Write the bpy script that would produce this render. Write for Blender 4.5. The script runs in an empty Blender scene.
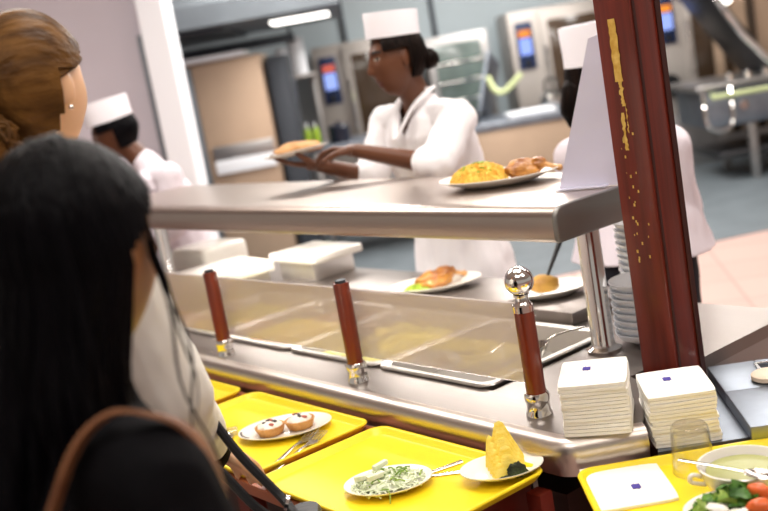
import bpy, bmesh, math, random
from mathutils import Vector, Matrix, noise
random.seed(7)
SC = bpy.context.scene
COL = SC.collection
PI = math.pi
def V3(*a): return Vector(a)

# ------------------------------------------------------------------ colours and materials
def lin(c):
    if isinstance(c, str):
        c = [int(c[i:i+2], 16)/255 for i in (0, 2, 4)]
        c = [x/12.92 if x <= .04045 else ((x+.055)/1.055)**2.4 for x in c]
    return (c[0], c[1], c[2], 1)
MATS = {}
def mat(name, color, rough=.5, metal=0, var=0, vscale=20, bump=0, bscale=60, stretch=(1, 1, 1), coat=0, spec=.5, sss=0,
        emit=None, estr=0, color2=None, trans=0, rvar=0, ior=1.45):
    m = bpy.data.materials.new(name); m.use_nodes = True
    nt = m.node_tree; b = nt.nodes['Principled BSDF']
    b.inputs['Base Color'].default_value = lin(color)
    b.inputs['Roughness'].default_value = rough
    b.inputs['Metallic'].default_value = metal
    b.inputs['Coat Weight'].default_value = coat
    b.inputs['Coat Roughness'].default_value = .12
    b.inputs['Specular IOR Level'].default_value = spec
    b.inputs['IOR'].default_value = ior
    b.inputs['Transmission Weight'].default_value = trans
    if sss:
        b.inputs['Subsurface Weight'].default_value = sss
        b.inputs['Subsurface Radius'].default_value = (.01, .004, .002)
        b.inputs['Subsurface Scale'].default_value = 1
    if emit:
        b.inputs['Emission Color'].default_value = lin(emit)
        b.inputs['Emission Strength'].default_value = estr
    if var or bump or color2 or rvar:
        tc = nt.nodes.new('ShaderNodeTexCoord'); mp = nt.nodes.new('ShaderNodeMapping')
        mp.inputs['Scale'].default_value = stretch
        nt.links.new(tc.outputs['Object'], mp.inputs['Vector'])
    if var or color2 or rvar:
        n = nt.nodes.new('ShaderNodeTexNoise'); n.inputs['Scale'].default_value = vscale
        n.inputs['Detail'].default_value = 5
        nt.links.new(mp.outputs['Vector'], n.inputs['Vector'])
        if var or color2:
            r = nt.nodes.new('ShaderNodeValToRGB')
            c = lin(color)
            lo = lin(color2) if color2 else tuple(x*(1-var) for x in c[:3]) + (1,)
            r.color_ramp.elements[0].position = .35; r.color_ramp.elements[0].color = lo
            r.color_ramp.elements[1].position = .65; r.color_ramp.elements[1].color = c
            nt.links.new(n.outputs['Fac'], r.inputs['Fac'])
            nt.links.new(r.outputs['Color'], b.inputs['Base Color'])
        if rvar:
            mr = nt.nodes.new('ShaderNodeMapRange')
            mr.inputs['To Min'].default_value = max(.02, rough-rvar); mr.inputs['To Max'].default_value = rough+rvar
            nt.links.new(n.outputs['Fac'], mr.inputs['Value'])
            nt.links.new(mr.outputs['Result'], b.inputs['Roughness'])
    if bump:
        n2 = nt.nodes.new('ShaderNodeTexNoise'); n2.inputs['Scale'].default_value = bscale
        n2.inputs['Detail'].default_value = 4
        nt.links.new(mp.outputs['Vector'], n2.inputs['Vector'])
        bp = nt.nodes.new('ShaderNodeBump'); bp.inputs['Strength'].default_value = bump
        bp.inputs['Distance'].default_value = .01
        nt.links.new(n2.outputs['Fac'], bp.inputs['Height'])
        nt.links.new(bp.outputs['Normal'], b.inputs['Normal'])
    MATS[name] = m
    return m
M = MATS
mat('steel', 'c9c4be', .27, 1, rvar=.1, vscale=6, bump=.03, bscale=90, stretch=(.05, 1, 1))
mat('steel_top', '958d88', .4, 1, rvar=.12, vscale=5, bump=.03, bscale=120, stretch=(.04, 1, 1))
mat('shelf_steel', 'b7a99f', .3, 1, rvar=.08, vscale=4, bump=.02, bscale=90, stretch=(.04, 1, 1))
mat('steel_soft', 'b9b7b6', .42, 1, var=.15, vscale=4)
mat('steel_blue', '99a1ac', .45, 1, var=.2, vscale=9)
mat('steel_dark', '5a5b5e', .4, 1)
mat('chrome', 'e8e6e4', .06, 1)
mat('cutlery', 'c9c5c0', .16, 1)
mat('gn_steel', 'd6d2cc', .32, .85, rvar=.08, vscale=12)
mat('steel_tan', 'c2a890', .45, .35, var=.12, vscale=2)  # tan of cabinet and pan is warm reflection put into the steel colour
mat('steel_grey', 'b3aca6', .45, .4, var=.12, vscale=2)
mat('steel_cap_dimmed', '8b8986', .5, 1)  # darker base colour stands for the dim reflection on the shelf end
mat('nose_steel', 'cfc6be', .36, 1, rvar=.08, vscale=6, bump=.02, bscale=90, stretch=(.05, 1, 1))
mat('tray_yellow', 'f7da20', .38, var=.05, vscale=4, spec=.45)
mat('porcelain', 'f1ede4', .16, spec=.6)
mat('porcelain_cool', 'e6e9ee', .2, spec=.6)
mat('napkin', 'f6f3ec', .9, bump=.12, bscale=220)
mat('print_purple', '4a3f96', .8)
mat('wood_rail', 'a8603f', .45, var=.25, vscale=9, stretch=(.3, 4, 4))
mat('wood_base', '3a1d18', .5, var=.3, vscale=9)
mat('wood_red', '6d1f10', .5)
mat('wood_post', '7e3014', .28, color2='5e1f0c', vscale=14, stretch=(3, 3, .3), coat=.4)
mat('wood_pillar', '75281a', .34, color2='5a1c10', vscale=10, stretch=(4, 4, .25), coat=.25, bump=.04, bscale=40)
mat('wood_pillar_edge', '3c1008', .4, var=.2)
mat('scrape_yellow', 'e2c068', .6, color2='c79b40', vscale=60)
mat('coat_white', 'efecee', .85, bump=.15, bscale=14)
mat('coat_pink', 'e7dee6', .85, bump=.15, bscale=14)
mat('hat_paper', 'f1eef4', .8, bump=.05, bscale=30)
mat('shirt_white', 'e9e6df', .85, bump=.12, bscale=12)
mat('black_cloth', '08070a', .85, bump=.2, bscale=25, spec=.12)
mat('black_leather', '121216', .38, bump=.1, bscale=80)
mat('brown_leather', '8a5c3c', .45, color2='6f452b', vscale=15)
mat('trouser_blue', '3e4b66', .8)
mat('trouser_dark', '20222b', .85)
mat('shoe_black', '0d0d0e', .5)
mat('skin_dark', '643c26', .42, var=.12, vscale=10, sss=.05)
mat('skin_dark_lip', '5a2a22', .35)
mat('skin_brown', '96663f', .45, var=.1, vscale=9, sss=.06)
mat('skin_light', 'e3b48e', .45, var=.06, vscale=8, sss=.08)
mat('lip_rose', 'a8574e', .4)
mat('eye_white', 'a89c90', .3)
mat('eye_dark', '0c0806', .15)
mat('brow_black', '150d0a', .7)
def hair_mat(name, c1, c2, scale=70, stretch=(1, 1, .08)):
    m = mat(name, c1, .42, color2=c2, vscale=scale, stretch=stretch, bump=.6, bscale=scale*1.6, spec=.08)
    m.node_tree.nodes['Principled BSDF'].inputs['Anisotropic'].default_value = .5
    return m
hair_mat('hair_black', '08070a', '030204')
hair_mat('hair_chef', '1c120e', '0a0706')
hair_mat('hair_brown', '6f4d27', '452d16', 55, (1, .18, .6))
mat('wall_pale', 'bcc9cf', .5, var=.05, vscale=2)
mat('wall_lilac', 'cfc9d2', .6, var=.05, vscale=2)
mat('white_paint', 'eef1f6', .5)
mat('ceiling_white', 'd8d8d6', .8)
mat('grey_metal', '7d858c', .45, .5, var=.15, vscale=3)
mat('dark_metal', '43484f', .5, .4)
mat('black_plastic', '141518', .45)
mat('screen_blue', '1b3a8a', .3, emit='a4b8f8', estr=2.2)
mat('panel_navy', '16284e', .4)
mat('display_orange', '60260a', .4, emit='ff9a30', estr=2.2)
mat('display_pink', '802c20', .4, emit='ff7a60', estr=1.2)
mat('oven_glass', '4a3a2c', .12, 0, var=.4, vscale=3, spec=.7)
mat('fridge_glass', '63706c', .15, var=.3, vscale=6, spec=.7)
mat('lamp_white', 'ffffff', .5, emit='fffaf0', estr=9)
mat('lamp_ceiling', 'ffffff', .5, emit='fff6ea', estr=10)
mat('lamp_warm', 'ffffff', .5, emit='fff0e0', estr=9)
mat('pale_green', 'c4cf9a', .5)
mat('green_bottle', '9fc03a', .3)
mat('dark_blue_pot', '1c2130', .3)
mat('dark_mat', '6e777d', .6, var=.2, vscale=3)
mat('rice_yellow', 'f4d566', .6, color2='e9a638', vscale=38, bump=.3, bscale=120)
mat('pea_green', '9db53a', .5, var=.3, vscale=50)
mat('chicken', 'c08436', .4, color2='8a4f1c', vscale=30, bump=.5, bscale=60, coat=.3)
mat('bread_tan', 'd2a26e', .7, color2='b9824a', vscale=25, bump=.3, bscale=50)
mat('potato', 'b98f3c', .55, color2='94682a', vscale=18)
mat('sauce_olive', 'c2b25a', .35, color2='a39c50', vscale=18, bump=.4, bscale=30)
mat('sauce_brown', 'a06a34', .35, color2='6e4420', vscale=18, bump=.4, bscale=30)
mat('water', 'c9c7c0', .08, .6)
mat('soup', 'a8aa66', .35, var=.12, vscale=20)
mat('pastry', 'd9a35e', .65, color2='b67a3a', vscale=40, bump=.3, bscale=80)
mat('cream', 'f4eee0', .5, bump=.3, bscale=60)
mat('topping_dark', '3a2c26', .5)
mat('topping_red', 'b45a4a', .5)
mat('pineapple', 'fbe676', .4, color2='f5d64e', vscale=40, bump=.15, bscale=120, stretch=(1, 1, 3), sss=.05)
mat('rind', '3c4a20', .6, color2='1d2412', vscale=60, bump=.6, bscale=90)
mat('salad_pale', 'edf1dd', .5, color2='dbe6bd', vscale=60)
mat('salad_green', '9cb850', .45, color2='6e9434', vscale=40)
mat('leaf_green', '5f8f2a', .45, color2='2f5a1c', vscale=25)
mat('leaf_pale', 'b9cc6a', .45, color2='7fa03a', vscale=25)
mat('tomato', 'd8642e', .3)
mat('onion_white', 'ece8dc', .4)
mat('cream_disc', 'ead7bf', .5)
mat('tablet_grey', 'b8bcc2', .35, .8)
def glass_mat(name, tint=(1, 1, 1), haze=.05, hazecol='e8e0dc', ior=1.45, rough=.02):
    m = bpy.data.materials.new(name); m.use_nodes = True; nt = m.node_tree; N = nt.nodes
    N.clear(); out = N.new('ShaderNodeOutputMaterial')
    t = N.new('ShaderNodeBsdfTransparent'); t.inputs['Color'].default_value = (*tint, 1)
    g = N.new('ShaderNodeBsdfGlossy'); g.inputs['Roughness'].default_value = rough
    lw = N.new('ShaderNodeLayerWeight'); pw = N.new('ShaderNodeMath'); pw.operation = 'POWER'; pw.inputs[1].default_value = 3
    f = N.new('ShaderNodeMapRange'); f.inputs['To Min'].default_value = .05; f.inputs['To Max'].default_value = .85
    nt.links.new(lw.outputs['Facing'], pw.inputs[0]); nt.links.new(pw.outputs[0], f.inputs[0])
    d = N.new('ShaderNodeBsdfDiffuse'); d.inputs['Color'].default_value = lin(hazecol)
    m1 = N.new('ShaderNodeMixShader'); m2 = N.new('ShaderNodeMixShader')
    m1.inputs[0].default_value = haze
    nt.links.new(t.outputs[0], m1.inputs[1]); nt.links.new(d.outputs[0], m1.inputs[2])
    nt.links.new(f.outputs[0], m2.inputs[0]); nt.links.new(m1.outputs[0], m2.inputs[1]); nt.links.new(g.outputs[0], m2.inputs[2])
    nt.links.new(m2.outputs[0], out.inputs[0]); M[name] = m
    return m
glass_mat('guard_glass', (.97, .96, .96), .55, 'efe6e4', 1.5)  # haze colour also carries the pale pinkish reflections on the pane
glass_mat('tumbler', (.985, .985, .98), .012, 'f0efe8', 1.45)
glass_mat('wrap', (.95, .95, .93), .12, 'f6f0d8', 1.5)
glass_mat('frosted_sheet', (.85, .85, .92), .72, 'e6e4f4', 1.3, .2)
def tile_mat():
    m = bpy.data.materials.new('floor_tile'); m.use_nodes = True; nt = m.node_tree; b = nt.nodes['Principled BSDF']
    tc = nt.nodes.new('ShaderNodeTexCoord'); mp = nt.nodes.new('ShaderNodeMapping')
    mp.inputs['Rotation'].default_value = (0, 0, math.radians(10))
    br = nt.nodes.new('ShaderNodeTexBrick'); br.offset = 0
    br.inputs['Color1'].default_value = lin('c9aaa1'); br.inputs['Color2'].default_value = lin('c3a49b')
    br.inputs['Mortar'].default_value = lin('ac8f88'); br.inputs['Scale'].default_value = 1
    br.inputs['Mortar Size'].default_value = .008; br.inputs['Brick Width'].default_value = .45; br.inputs['Row Height'].default_value = .45
    nt.links.new(tc.outputs['Object'], mp.inputs[0]); nt.links.new(mp.outputs[0], br.inputs[0])
    nt.links.new(br.outputs['Color'], b.inputs['Base Color']); b.inputs['Roughness'].default_value = .45
    M['floor_tile'] = m
tile_mat()

# ------------------------------------------------------------------ object helpers
def link(o): COL.objects.link(o); return o
def build(name, bm, m, parent=None, smooth=True, ang=40):
    me = bpy.data.meshes.new(name)
    bmesh.ops.recalc_face_normals(bm, faces=bm.faces)
    bm.to_mesh(me); bm.free()
    for mm in (m if isinstance(m, (list, tuple)) else [m]): me.materials.append(M[mm] if isinstance(mm, str) else mm)
    if smooth:
        for p in me.polygons: p.use_smooth = True
        me.set_sharp_from_angle(angle=math.radians(ang))
    o = link(bpy.data.objects.new(name, me))
    if parent: o.parent = parent
    return o
def tag(o, label=None, cat=None, group=None, kind=None):
    if label: o['label'] = label
    if cat: o['category'] = cat
    if group: o['group'] = group
    if kind: o['kind'] = kind
    return o
def thing(name, label, cat, loc=(0, 0, 0), rz=0, group=None):
    o = link(bpy.data.objects.new(name, None)); o.empty_display_size = .05
    o.location = loc; o.rotation_euler = (0, 0, rz)
    return tag(o, label, cat, group)
def copytree(o, parent=None):
    c = o.copy(); link(c)
    if parent: c.parent = parent
    for ch in list(o.children): copytree(ch, c)
    return c
def at(o, loc, rz=0): o.location = loc; o.rotation_euler = (0, 0, rz); return o
def structure(name, bm, m, smooth=False):
    o = build(name, bm, m, None, smooth); o['kind'] = 'structure'; return o

# ------------------------------------------------------------------ mesh helpers
def nb(): return bmesh.new()
def box(bm, x0, x1, y0, y1, z0, z1, bev=0, seg=2, mtx=None, mi=0):
    r = bmesh.ops.create_cube(bm, size=1)
    vs = r['verts']
    bmesh.ops.scale(bm, verts=vs, vec=(x1-x0, y1-y0, z1-z0))
    bmesh.ops.translate(bm, verts=vs, vec=((x0+x1)/2, (y0+y1)/2, (z0+z1)/2))
    fs = list({f for v in vs for f in v.link_faces})
    if bev:
        es = list({e for v in vs for e in v.link_edges})
        rb = bmesh.ops.bevel(bm, geom=es, offset=bev, segments=seg, profile=.5, affect='EDGES')
        vs = list({v for f in rb['faces'] for v in f.verts} | {v for v in vs if v.is_valid})
        fs = list({f for v in vs for f in v.link_faces})
    if mtx: bmesh.ops.transform(bm, matrix=mtx, verts=vs)
    for f in fs: f.material_index = mi
    return vs
def loft(bm, rings, cap=True, closed=True):
    R = [[bm.verts.new(p) for p in r] for r in rings]
    n = len(R[0])
    for a, b in zip(R, R[1:]):
        for i in range(n if closed else n-1):
            j = (i+1) % n
            try: bm.faces.new((a[i], a[j], b[j], b[i]))
            except ValueError: pass
    if cap:
        for r, p in ((R[0], 1), (R[-1], 0)):
            try: bm.faces.new(r[::-1] if p else r)
            except ValueError: pass
    return R
def lathe(bm, prof, n=32, mtx=None, sx=1, sy=1, cap=True):
    rings = []
    for r, z in prof:
        ring = [Vector((max(r, 1e-4)*sx*math.cos(2*PI*i/n), max(r, 1e-4)*sy*math.sin(2*PI*i/n), z)) for i in range(n)]
        if mtx: ring = [mtx @ p for p in ring]
        rings.append(ring)
    return loft(bm, rings, cap)
def frame(d):
    d = d.normalized(); a = Vector((0, 0, 1)) if abs(d.z) < .9 else Vector((1, 0, 0))
    u = d.cross(a).normalized(); return u, d.cross(u).normalized()
def tube(bm, pts, rad, n=10, flat=1.0, up=None):
    pts = [Vector(p) for p in pts]; rings = []
    rr = rad if isinstance(rad, (list, tuple)) else [rad]*len(pts)
    pu = None
    for i, p in enumerate(pts):
        d = (pts[min(i+1, len(pts)-1)] - pts[max(i-1, 0)]).normalized()
        if up is not None:
            u = d.cross(Vector(up)).normalized()
        elif pu is None: u = frame(d)[0]
        else: u = (pu - d*pu.dot(d)).normalized()
        pu = u; w = d.cross(u)
        rings.append([p + u*math.cos(2*PI*k/n)*rr[i] + w*math.sin(2*PI*k/n)*rr[i]*flat for k in range(n)])
    loft(bm, rings)
def curve(ctrl, n=24):
    P = [Vector(c) for c in ctrl]; P = [P[0]*2-P[1]] + P + [P[-1]*2-P[-2]]; out = []
    seg = len(P)-3
    for k in range(n+1):
        t = k/n*seg; i = min(int(t), seg-1); f = t-i
        a, b, c, d = P[i:i+4]
        out.append(.5*((2*b)+(c-a)*f+(2*a-5*b+4*c-d)*f*f+(3*b-a-3*c+d)*f**3))
    return out
def capsule(bm, p0, p1, r0, r1, n=14):
    p0, p1 = Vector(p0), Vector(p1); d = (p1-p0).normalized(); u, w = frame(d); rings = []
    for p, r, angs in ((p0, r0, (-80, -55, -28, 0)), (p1, r1, (0, 28, 55, 80))):
        for a in angs:
            a = math.radians(a); c = p + d*r*math.sin(a); q = r*math.cos(a)
            rings.append([c+u*q*math.cos(2*PI*k/n)+w*q*math.sin(2*PI*k/n) for k in range(n)])
    loft(bm, rings)
def limb(bm, pts, rads, n=14):
    for i in range(len(pts)-1): capsule(bm, pts[i], pts[i+1], rads[i], rads[i+1], n)
def ball(bm, c, r, s=(1, 1, 1), u=20, v=12, mtx=None):
    m = Matrix.Translation(Vector(c)) @ (mtx or Matrix()) @ Matrix.Diagonal((r*s[0], r*s[1], r*s[2], 1))
    return bmesh.ops.create_uvsphere(bm, u_segments=u, v_segments=v, radius=1, matrix=m)['verts']
def prism(bm, poly, z0, z1):
    a = [bm.verts.new((x, y, z0)) for x, y in poly]; b = [bm.verts.new((x, y, z1)) for x, y in poly]
    n = len(poly)
    bm.faces.new(a[::-1]); bm.faces.new(b)
    for i in range(n): bm.faces.new((a[i], a[(i+1) % n], b[(i+1) % n], b[i]))
def extrude_x(bm, prof, x0, x1, nx=1):
    loft(bm, [[Vector((x0+(x1-x0)*i/nx, y, z)) for y, z in prof] for i in range(nx+1)])
def rrect(w, d, r, n=5):
    pts = []
    for cx, cy, a0 in ((w-r, d-r, 0), (-w+r, d-r, 90), (-w+r, -d+r, 180), (w-r, -d+r, 270)):
        for k in range(n+1):
            a = math.radians(a0+90*k/n); pts.append((cx+r*math.cos(a), cy+r*math.sin(a)))
    return pts
def rr_loft(bm, spec, n=5):
    loft(bm, [[Vector((x, y, z)) for x, y in rrect(w, d, r, n)] for w, d, r, z in spec])
def blob(bm, c, r, s=(1, 1, 1), amp=.25, freq=3, mtx=None, u=16, v=10):
    vs = ball(bm, (0, 0, 0), 1, u=u, v=v); off = Vector((random.random()*50, random.random()*50, 0))
    for q in vs:
        k = 1+amp*noise.noise(q.co*freq*.5+off)
        q.co = Vector((q.co.x*k*r*s[0], q.co.y*k*r*s[1], q.co.z*k*r*s[2]))
        if mtx: q.co = mtx @ q.co
        q.co += Vector(c)
    return vs
RX, RY, RZ = (lambda a: Matrix.Rotation(a, 4, 'X')), (lambda a: Matrix.Rotation(a, 4, 'Y')), (lambda a: Matrix.Rotation(a, 4, 'Z'))
T = lambda *a: Matrix.Translation(Vector(a))

# ------------------------------------------------------------------ camera
cam = bpy.data.cameras.new('camera'); co = link(bpy.data.objects.new('camera', cam))
fw = Vector((-0.78835935, 0.58892659, -0.17791853)); rt = Vector((0.61422559, 0.76985379, -0.17335532)); up = Vector((-0.03487769, 0.2459484, 0.96865522))
mw = Matrix((rt, up, -fw)).transposed().to_4x4(); mw.translation = (0, 0, 1.60)
co.matrix_world = mw
cam.sensor_width = 36; cam.lens = 50; cam.clip_start = .05; cam.clip_end = 60
cam.dof.use_dof = True; cam.dof.focus_distance = 2.12; cam.dof.aperture_fstop = 2.6; cam.dof.aperture_blades = 9
SC.camera = co

# kitchen frame: u runs along the oven row, v away from the counter
UD = Vector((0.59847513, 0.80114138, 0)); VD = Vector((-0.80114138, 0.59847513, 0))
KR = math.atan2(UD.y, UD.x)
KM = RZ(KR)
def K(u, v, z=0): return UD*u + VD*v + Vector((0, 0, z))

# ------------------------------------------------------------------ the room
b = nb(); box(b, -8, 9, -5, 12, -.1, 0); o = structure('floor', b, 'floor_tile'); o.matrix_world = KM
b = nb(); box(b, -8, 9, 11.6, 11.75, 0, 3.1); o = structure('wall_back', b, 'wall_pale'); o.matrix_world = KM
b = nb(); box(b, -6, -1.19, 6.7, 6.85, 0, 3.1); o = structure('wall_left', b, 'wall_lilac'); o.matrix_world = KM
b = nb(); box(b, -1.19, -1.03, 6.5, 6.86, 0, 3.1, .01); o = structure('trim_1', b, 'white_paint'); o.matrix_world = KM
b = nb(); box(b, -1.245, -1.192, 6.655, 6.70, 0, 2.0); o = structure('trim_2', b, 'grey_metal'); o.matrix_world = KM
b = nb(); box(b, -8, 9, -5, 12, 3.1, 3.2); o = structure('ceiling', b, 'ceiling_white'); o.matrix_world = KM
A0 = .17
b = nb(); box(b, -2, 5.5, 0, 3.9, 0.0, .006, 0, 1, T(2.14, 7.11, 0) @ RZ(A0) @ T(-2.14, 0, 0)); o = build('floor_mat', b, 'dark_mat', None, False); o.matrix_world = KM
tag(o, 'dark grey rubber mat lying on the kitchen floor behind the counter', 'mat')

def ceiling_light(u, v, label, w=.6, l=1.5):
    t = thing('ceiling_light', label, 'lamp', K(u, v, 3.1), KR, 'ceiling lights')
    b = nb(); box(b, -l/2-.03, l/2+.03, -w/2-.03, w/2+.03, -.05, -.001); build('light_frame', b, 'white_paint', t, False)
    b = nb(); box(b, -l/2, l/2, -w/2, w/2, -.06, -.051); build('diffuser', b, 'lamp_ceiling', t, False)
for i, (u, v, lb) in enumerate([(.2, 2.4, 'white ceiling light panel over the serving counter'), (1.6, 3.6, 'white ceiling light panel above the plate stacks'),
                (-1.2, 4.3, 'white ceiling light panel near the white column'), (1.0, 5.6, 'white ceiling light panel midway to the ovens'),
                (2.6, 7.6, 'white ceiling light panel in front of the ovens'), (-.4, 7.2, 'white ceiling light panel over the tan cabinet'),
                (-.2, .4, 'white ceiling light panel over the queue'), (1.6, .6, 'white ceiling light panel above the corner tray'), (3.6, 5.0, 'white ceiling light panel over the dark floor mat'), (1.4, 9.3, 'white ceiling light panel closest to the ovens')]):  # panel nearest the ovens is added to brighten the back wall
    ceiling_light(u, v, lb)
# ------------------------------------------------------------------ serving counter (one fixed unit)
ctr = thing('serving_counter', 'long stainless steel serving counter with rounded front edge and food wells', 'counter', (0, 0, 0))
XL, XR = -4.12, -1.345
nose = [(.011, .775), (.005, .80), (0, .82), (.002, .833), (.009, .843), (.020, .849), (.035, .850), (.035, .835), (.023, .80), (.021, .775)]
CC = Vector((-1.3527, 1.337)); RF = .06; a0, a1 = PI/2, PI/2+KR
half = (a1-a0)/2; bis = (a0+a1)/2
CEN = CC + Vector((math.cos(bis), math.sin(bis)))*RF/math.cos(half)
NP = [(Vector((XL, 1.337)), Vector((0, 1)))]
for k in range(9):
    a = a0+(a1-a0)*k/8; n2 = Vector((math.cos(a), math.sin(a))); NP.append((CEN-n2*RF, n2))
NP.append((CC+UD.xy*.165, Vector((math.cos(a1), math.sin(a1)))))
b = nb()
loft(b, [[Vector((p.x+n2.x*o, p.y+n2.y*o, z)) for o, z in nose] for p, n2 in NP])
build('front_edge', b, 'nose_steel', ctr, True, 50)
b = nb()
inner = [tuple(p+n2*.034) for p, n2 in NP]
prism(b, inner+[(-1.33, 1.56), (-1.40, 1.66), (-1.47, 1.69), (-1.47, 1.50), (XL, 1.50)], .835, .8499)
prism(b, [(-1.70, 1.50), (-1.47, 1.50), (-1.47, 1.92), (-1.70, 1.92)], .835, .8499)
prism(b, [(XL, 1.92), (-1.47, 1.92), (-1.47, 1.825), (-1.40, 1.825), (-1.40, 2.22), (XL, 2.22)], .82, .8499)
prism(b, [(XL, 1.50), (-3.35, 1.50), (-3.35, 1.92), (XL, 1.92)], .835, .8499)
build('worktop', b, 'steel_top', ctr, False)
b = nb()
box(b, XL, -1.43, 1.41, 2.19, .02, .70); build('counter_base', b, 'wood_base', ctr, False)
b = nb()
box(b, XL, -1.47, 1.362, 1.375, .70, .775); box(b, XL, -1.405, 2.19, 2.215, .10, .82); box(b, -1.44, -1.405, 1.84, 2.20, .10, .82)
build('side_panel', b, 'steel_soft', ctr, False)
b = nb(); box(b, XL+.02, -1.86, 1.95, 2.20, .8502, .885, .004); build('rear_ledge', b, 'steel_top', ctr, True, 30)
# food wells
PANS = [(-1.72, 'water'), (-2.13, 'sauce_olive'), (-2.54, 'sauce_brown'), (-2.95, 'sauce_olive')]
plabels = ['steel food pan nearest the chrome ball post, holding tongs and a ladle', 'steel food pan of yellow green food behind the guard between ball post and middle post',
           'steel food pan of brown food behind the middle wooden post', 'steel food pan of yellow green food behind the far wooden post']
proto = None
for (x1, fm), lb in zip(PANS, plabels):
    if proto is None:
        t = thing('food_pan', lb, 'food pan', (x1-.195, 1.71, .85), 0, 'steel food pans set in the counter')
        b = nb()
        rr_loft(b, [(.17, .185, .03, -.10), (.185, .20, .03, .0), (.203, .213, .03, .002), (.205, .215, .03, .006), (.203, .213, .03, .010), (.182, .197, .03, .008), (.165, .18, .03, -.06), (.163, .178, .03, -.095)])
        build('pan', b, 'gn_steel', t)
        proto = t
    else:
        t = copytree(proto); t.location = (x1-.195, 1.71, .85); t['label'] = lb
    b = nb()
    n = 16
    g = [[b.verts.new((-.165+.33*i/n, -.18+.36*j/n, (-.055 if fm == 'water' else -.03+.022*noise.noise(Vector((i*.45, j*.45, x1*9)))))) for j in range(n+1)] for i in range(n+1)]
    for i in range(n):
        for j in range(n): b.faces.new((g[i][j], g[i+1][j], g[i+1][j+1], g[i][j+1]))
    fo = build('food_layer' if fm != 'water' else 'water_layer', b, fm)
    fo.location = (x1-.195, 1.71, .85)
    tag(fo, {'water': 'shallow cloudy water in the nearest food pan', 'sauce_brown': 'brown cooked food filling the pan behind the middle post'}.get(fm,
        'yellow green cooked food filling the pan right of the middle post' if x1 > -2.3 else 'yellow green cooked food filling the pan behind the far post'), 'food', None, 'stuff')
# shelf with supports
sh = thing('serving_shelf', 'raised brushed steel serving shelf with rounded lip on chrome legs above the counter', 'shelf', (0, 0, 0))
b = nb()
prof = [(2.09, 1.228), (1.70, 1.23), (1.675, 1.2285), (1.662, 1.224), (1.653, 1.215), (1.650, 1.203), (1.650, 1.162), (1.653, 1.153), (1.662, 1.149), (1.68, 1.149), (1.68, 1.156), (2.07, 1.156), (2.07, 1.149), (2.085, 1.149), (2.09, 1.155)]
extrude_x(b, prof, -4.1, -1.592, 1)
build('shelf_top', b, 'shelf_steel', sh, True, 50)
b = nb()
rings = []
for x, k in ((-1.5925, 0), (-1.587, .0005), (-1.584, .003), (-1.582, .008)):
    cy, cz = 1.87, 1.189
    rings.append([Vector((x, cy+(y-cy)*(1-k*4), cz+(z-cz)*(1-k*14))) for y, z in [(2.09, 1.228), (1.70, 1.23), (1.675, 1.2285), (1.662, 1.224), (1.653, 1.215), (1.650, 1.203), (1.650, 1.162), (1.653, 1.153), (1.662, 1.149), (2.085, 1.149), (2.09, 1.155)]])
loft(b, rings); build('end_cap', b, 'steel_cap_dimmed', sh, True, 50)
for x in (-1.65, -3.86):
    b = nb(); lathe(b, [(.0, .851), (.042, .851), (.042, .856), (.030, .862), (.027, .87), (.027, 1.149)], 24, T(x, 1.82, 0)); build('support_leg', b, 'chrome', sh)
HL = []
for x in (-2.3, -3.2):
    b = nb(); box(b, x-.35, x+.35, 1.86, 1.92, 1.125, 1.149, .004); lh = build('heat_lamp', b, 'steel', sh)
    b = nb(); box(b, x-.33, x+.33, 1.868, 1.912, 1.120, 1.1245); build('heat_lamp_tube', b, 'lamp_warm', lh, False)
    HL.append(x)
# sneeze guard: posts and glass
def guard_post(x, y, label, finial):
    t = thing('guard_post', label, 'post', (x, y, .85), 0, 'wooden guard posts along the counter')
    b = nb(); lathe(b, [(0, 0), (.027, 0), (.027, .006), (.0235, .012), (.0235, .03), (.0255, .034), (.0255, .045), (.0225, .05), (.0, .05)], 24); build('chrome_foot', b, 'chrome', t)
    h = .220 if finial else .250
    b = nb(); lathe(b, [(0, .05), (.02, .05), (.02, h-.003), (.019, h), (0, h)], 24); build('wooden_shaft', b, 'wood_post', t)
    if finial:
        b = nb(); lathe(b, [(0, h-.001), (.021, h-.001), (.021, h+.012), (.015, h+.018), (.013, h+.028), (.017, h+.034), (.0, h+.035)], 24); build('chrome_collar', b, 'chrome', t)
        b = nb(); ball(b, (0, 0, h+.061), .0295, u=28, v=18); build('chrome_ball', b, 'chrome', t)
    else:
        b = nb(); lathe(b, [(0, h), (.0135, h), (.0135, h+.007), (0, h+.008)], 20); build('cap', b, 'dark_metal', t)
    b = nb(); box(b, -.005, .005, .0185, .0245, .09, .21, .002); build('glass_clip', b, 'chrome', t)
guard_post(-1.494, 1.432, 'reddish wooden guard post topped by a chrome ball', True)
guard_post(-2.078, 1.410, 'short wooden guard post without ball, second from the camera', False)
guard_post(-2.700, 1.395, 'short wooden guard post without ball farthest from the camera', False)
b = nb(); box(b, -2.1, 0, 0, .007, .905, 1.078, .002, 1, T(-1.522, 1.450, 0) @ RZ(.0252))
o = build('glass_guard', b, 'guard_glass', None, False); tag(o, 'long hazy glass sneeze guard pane held by the three wooden posts', 'glass guard')
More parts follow.
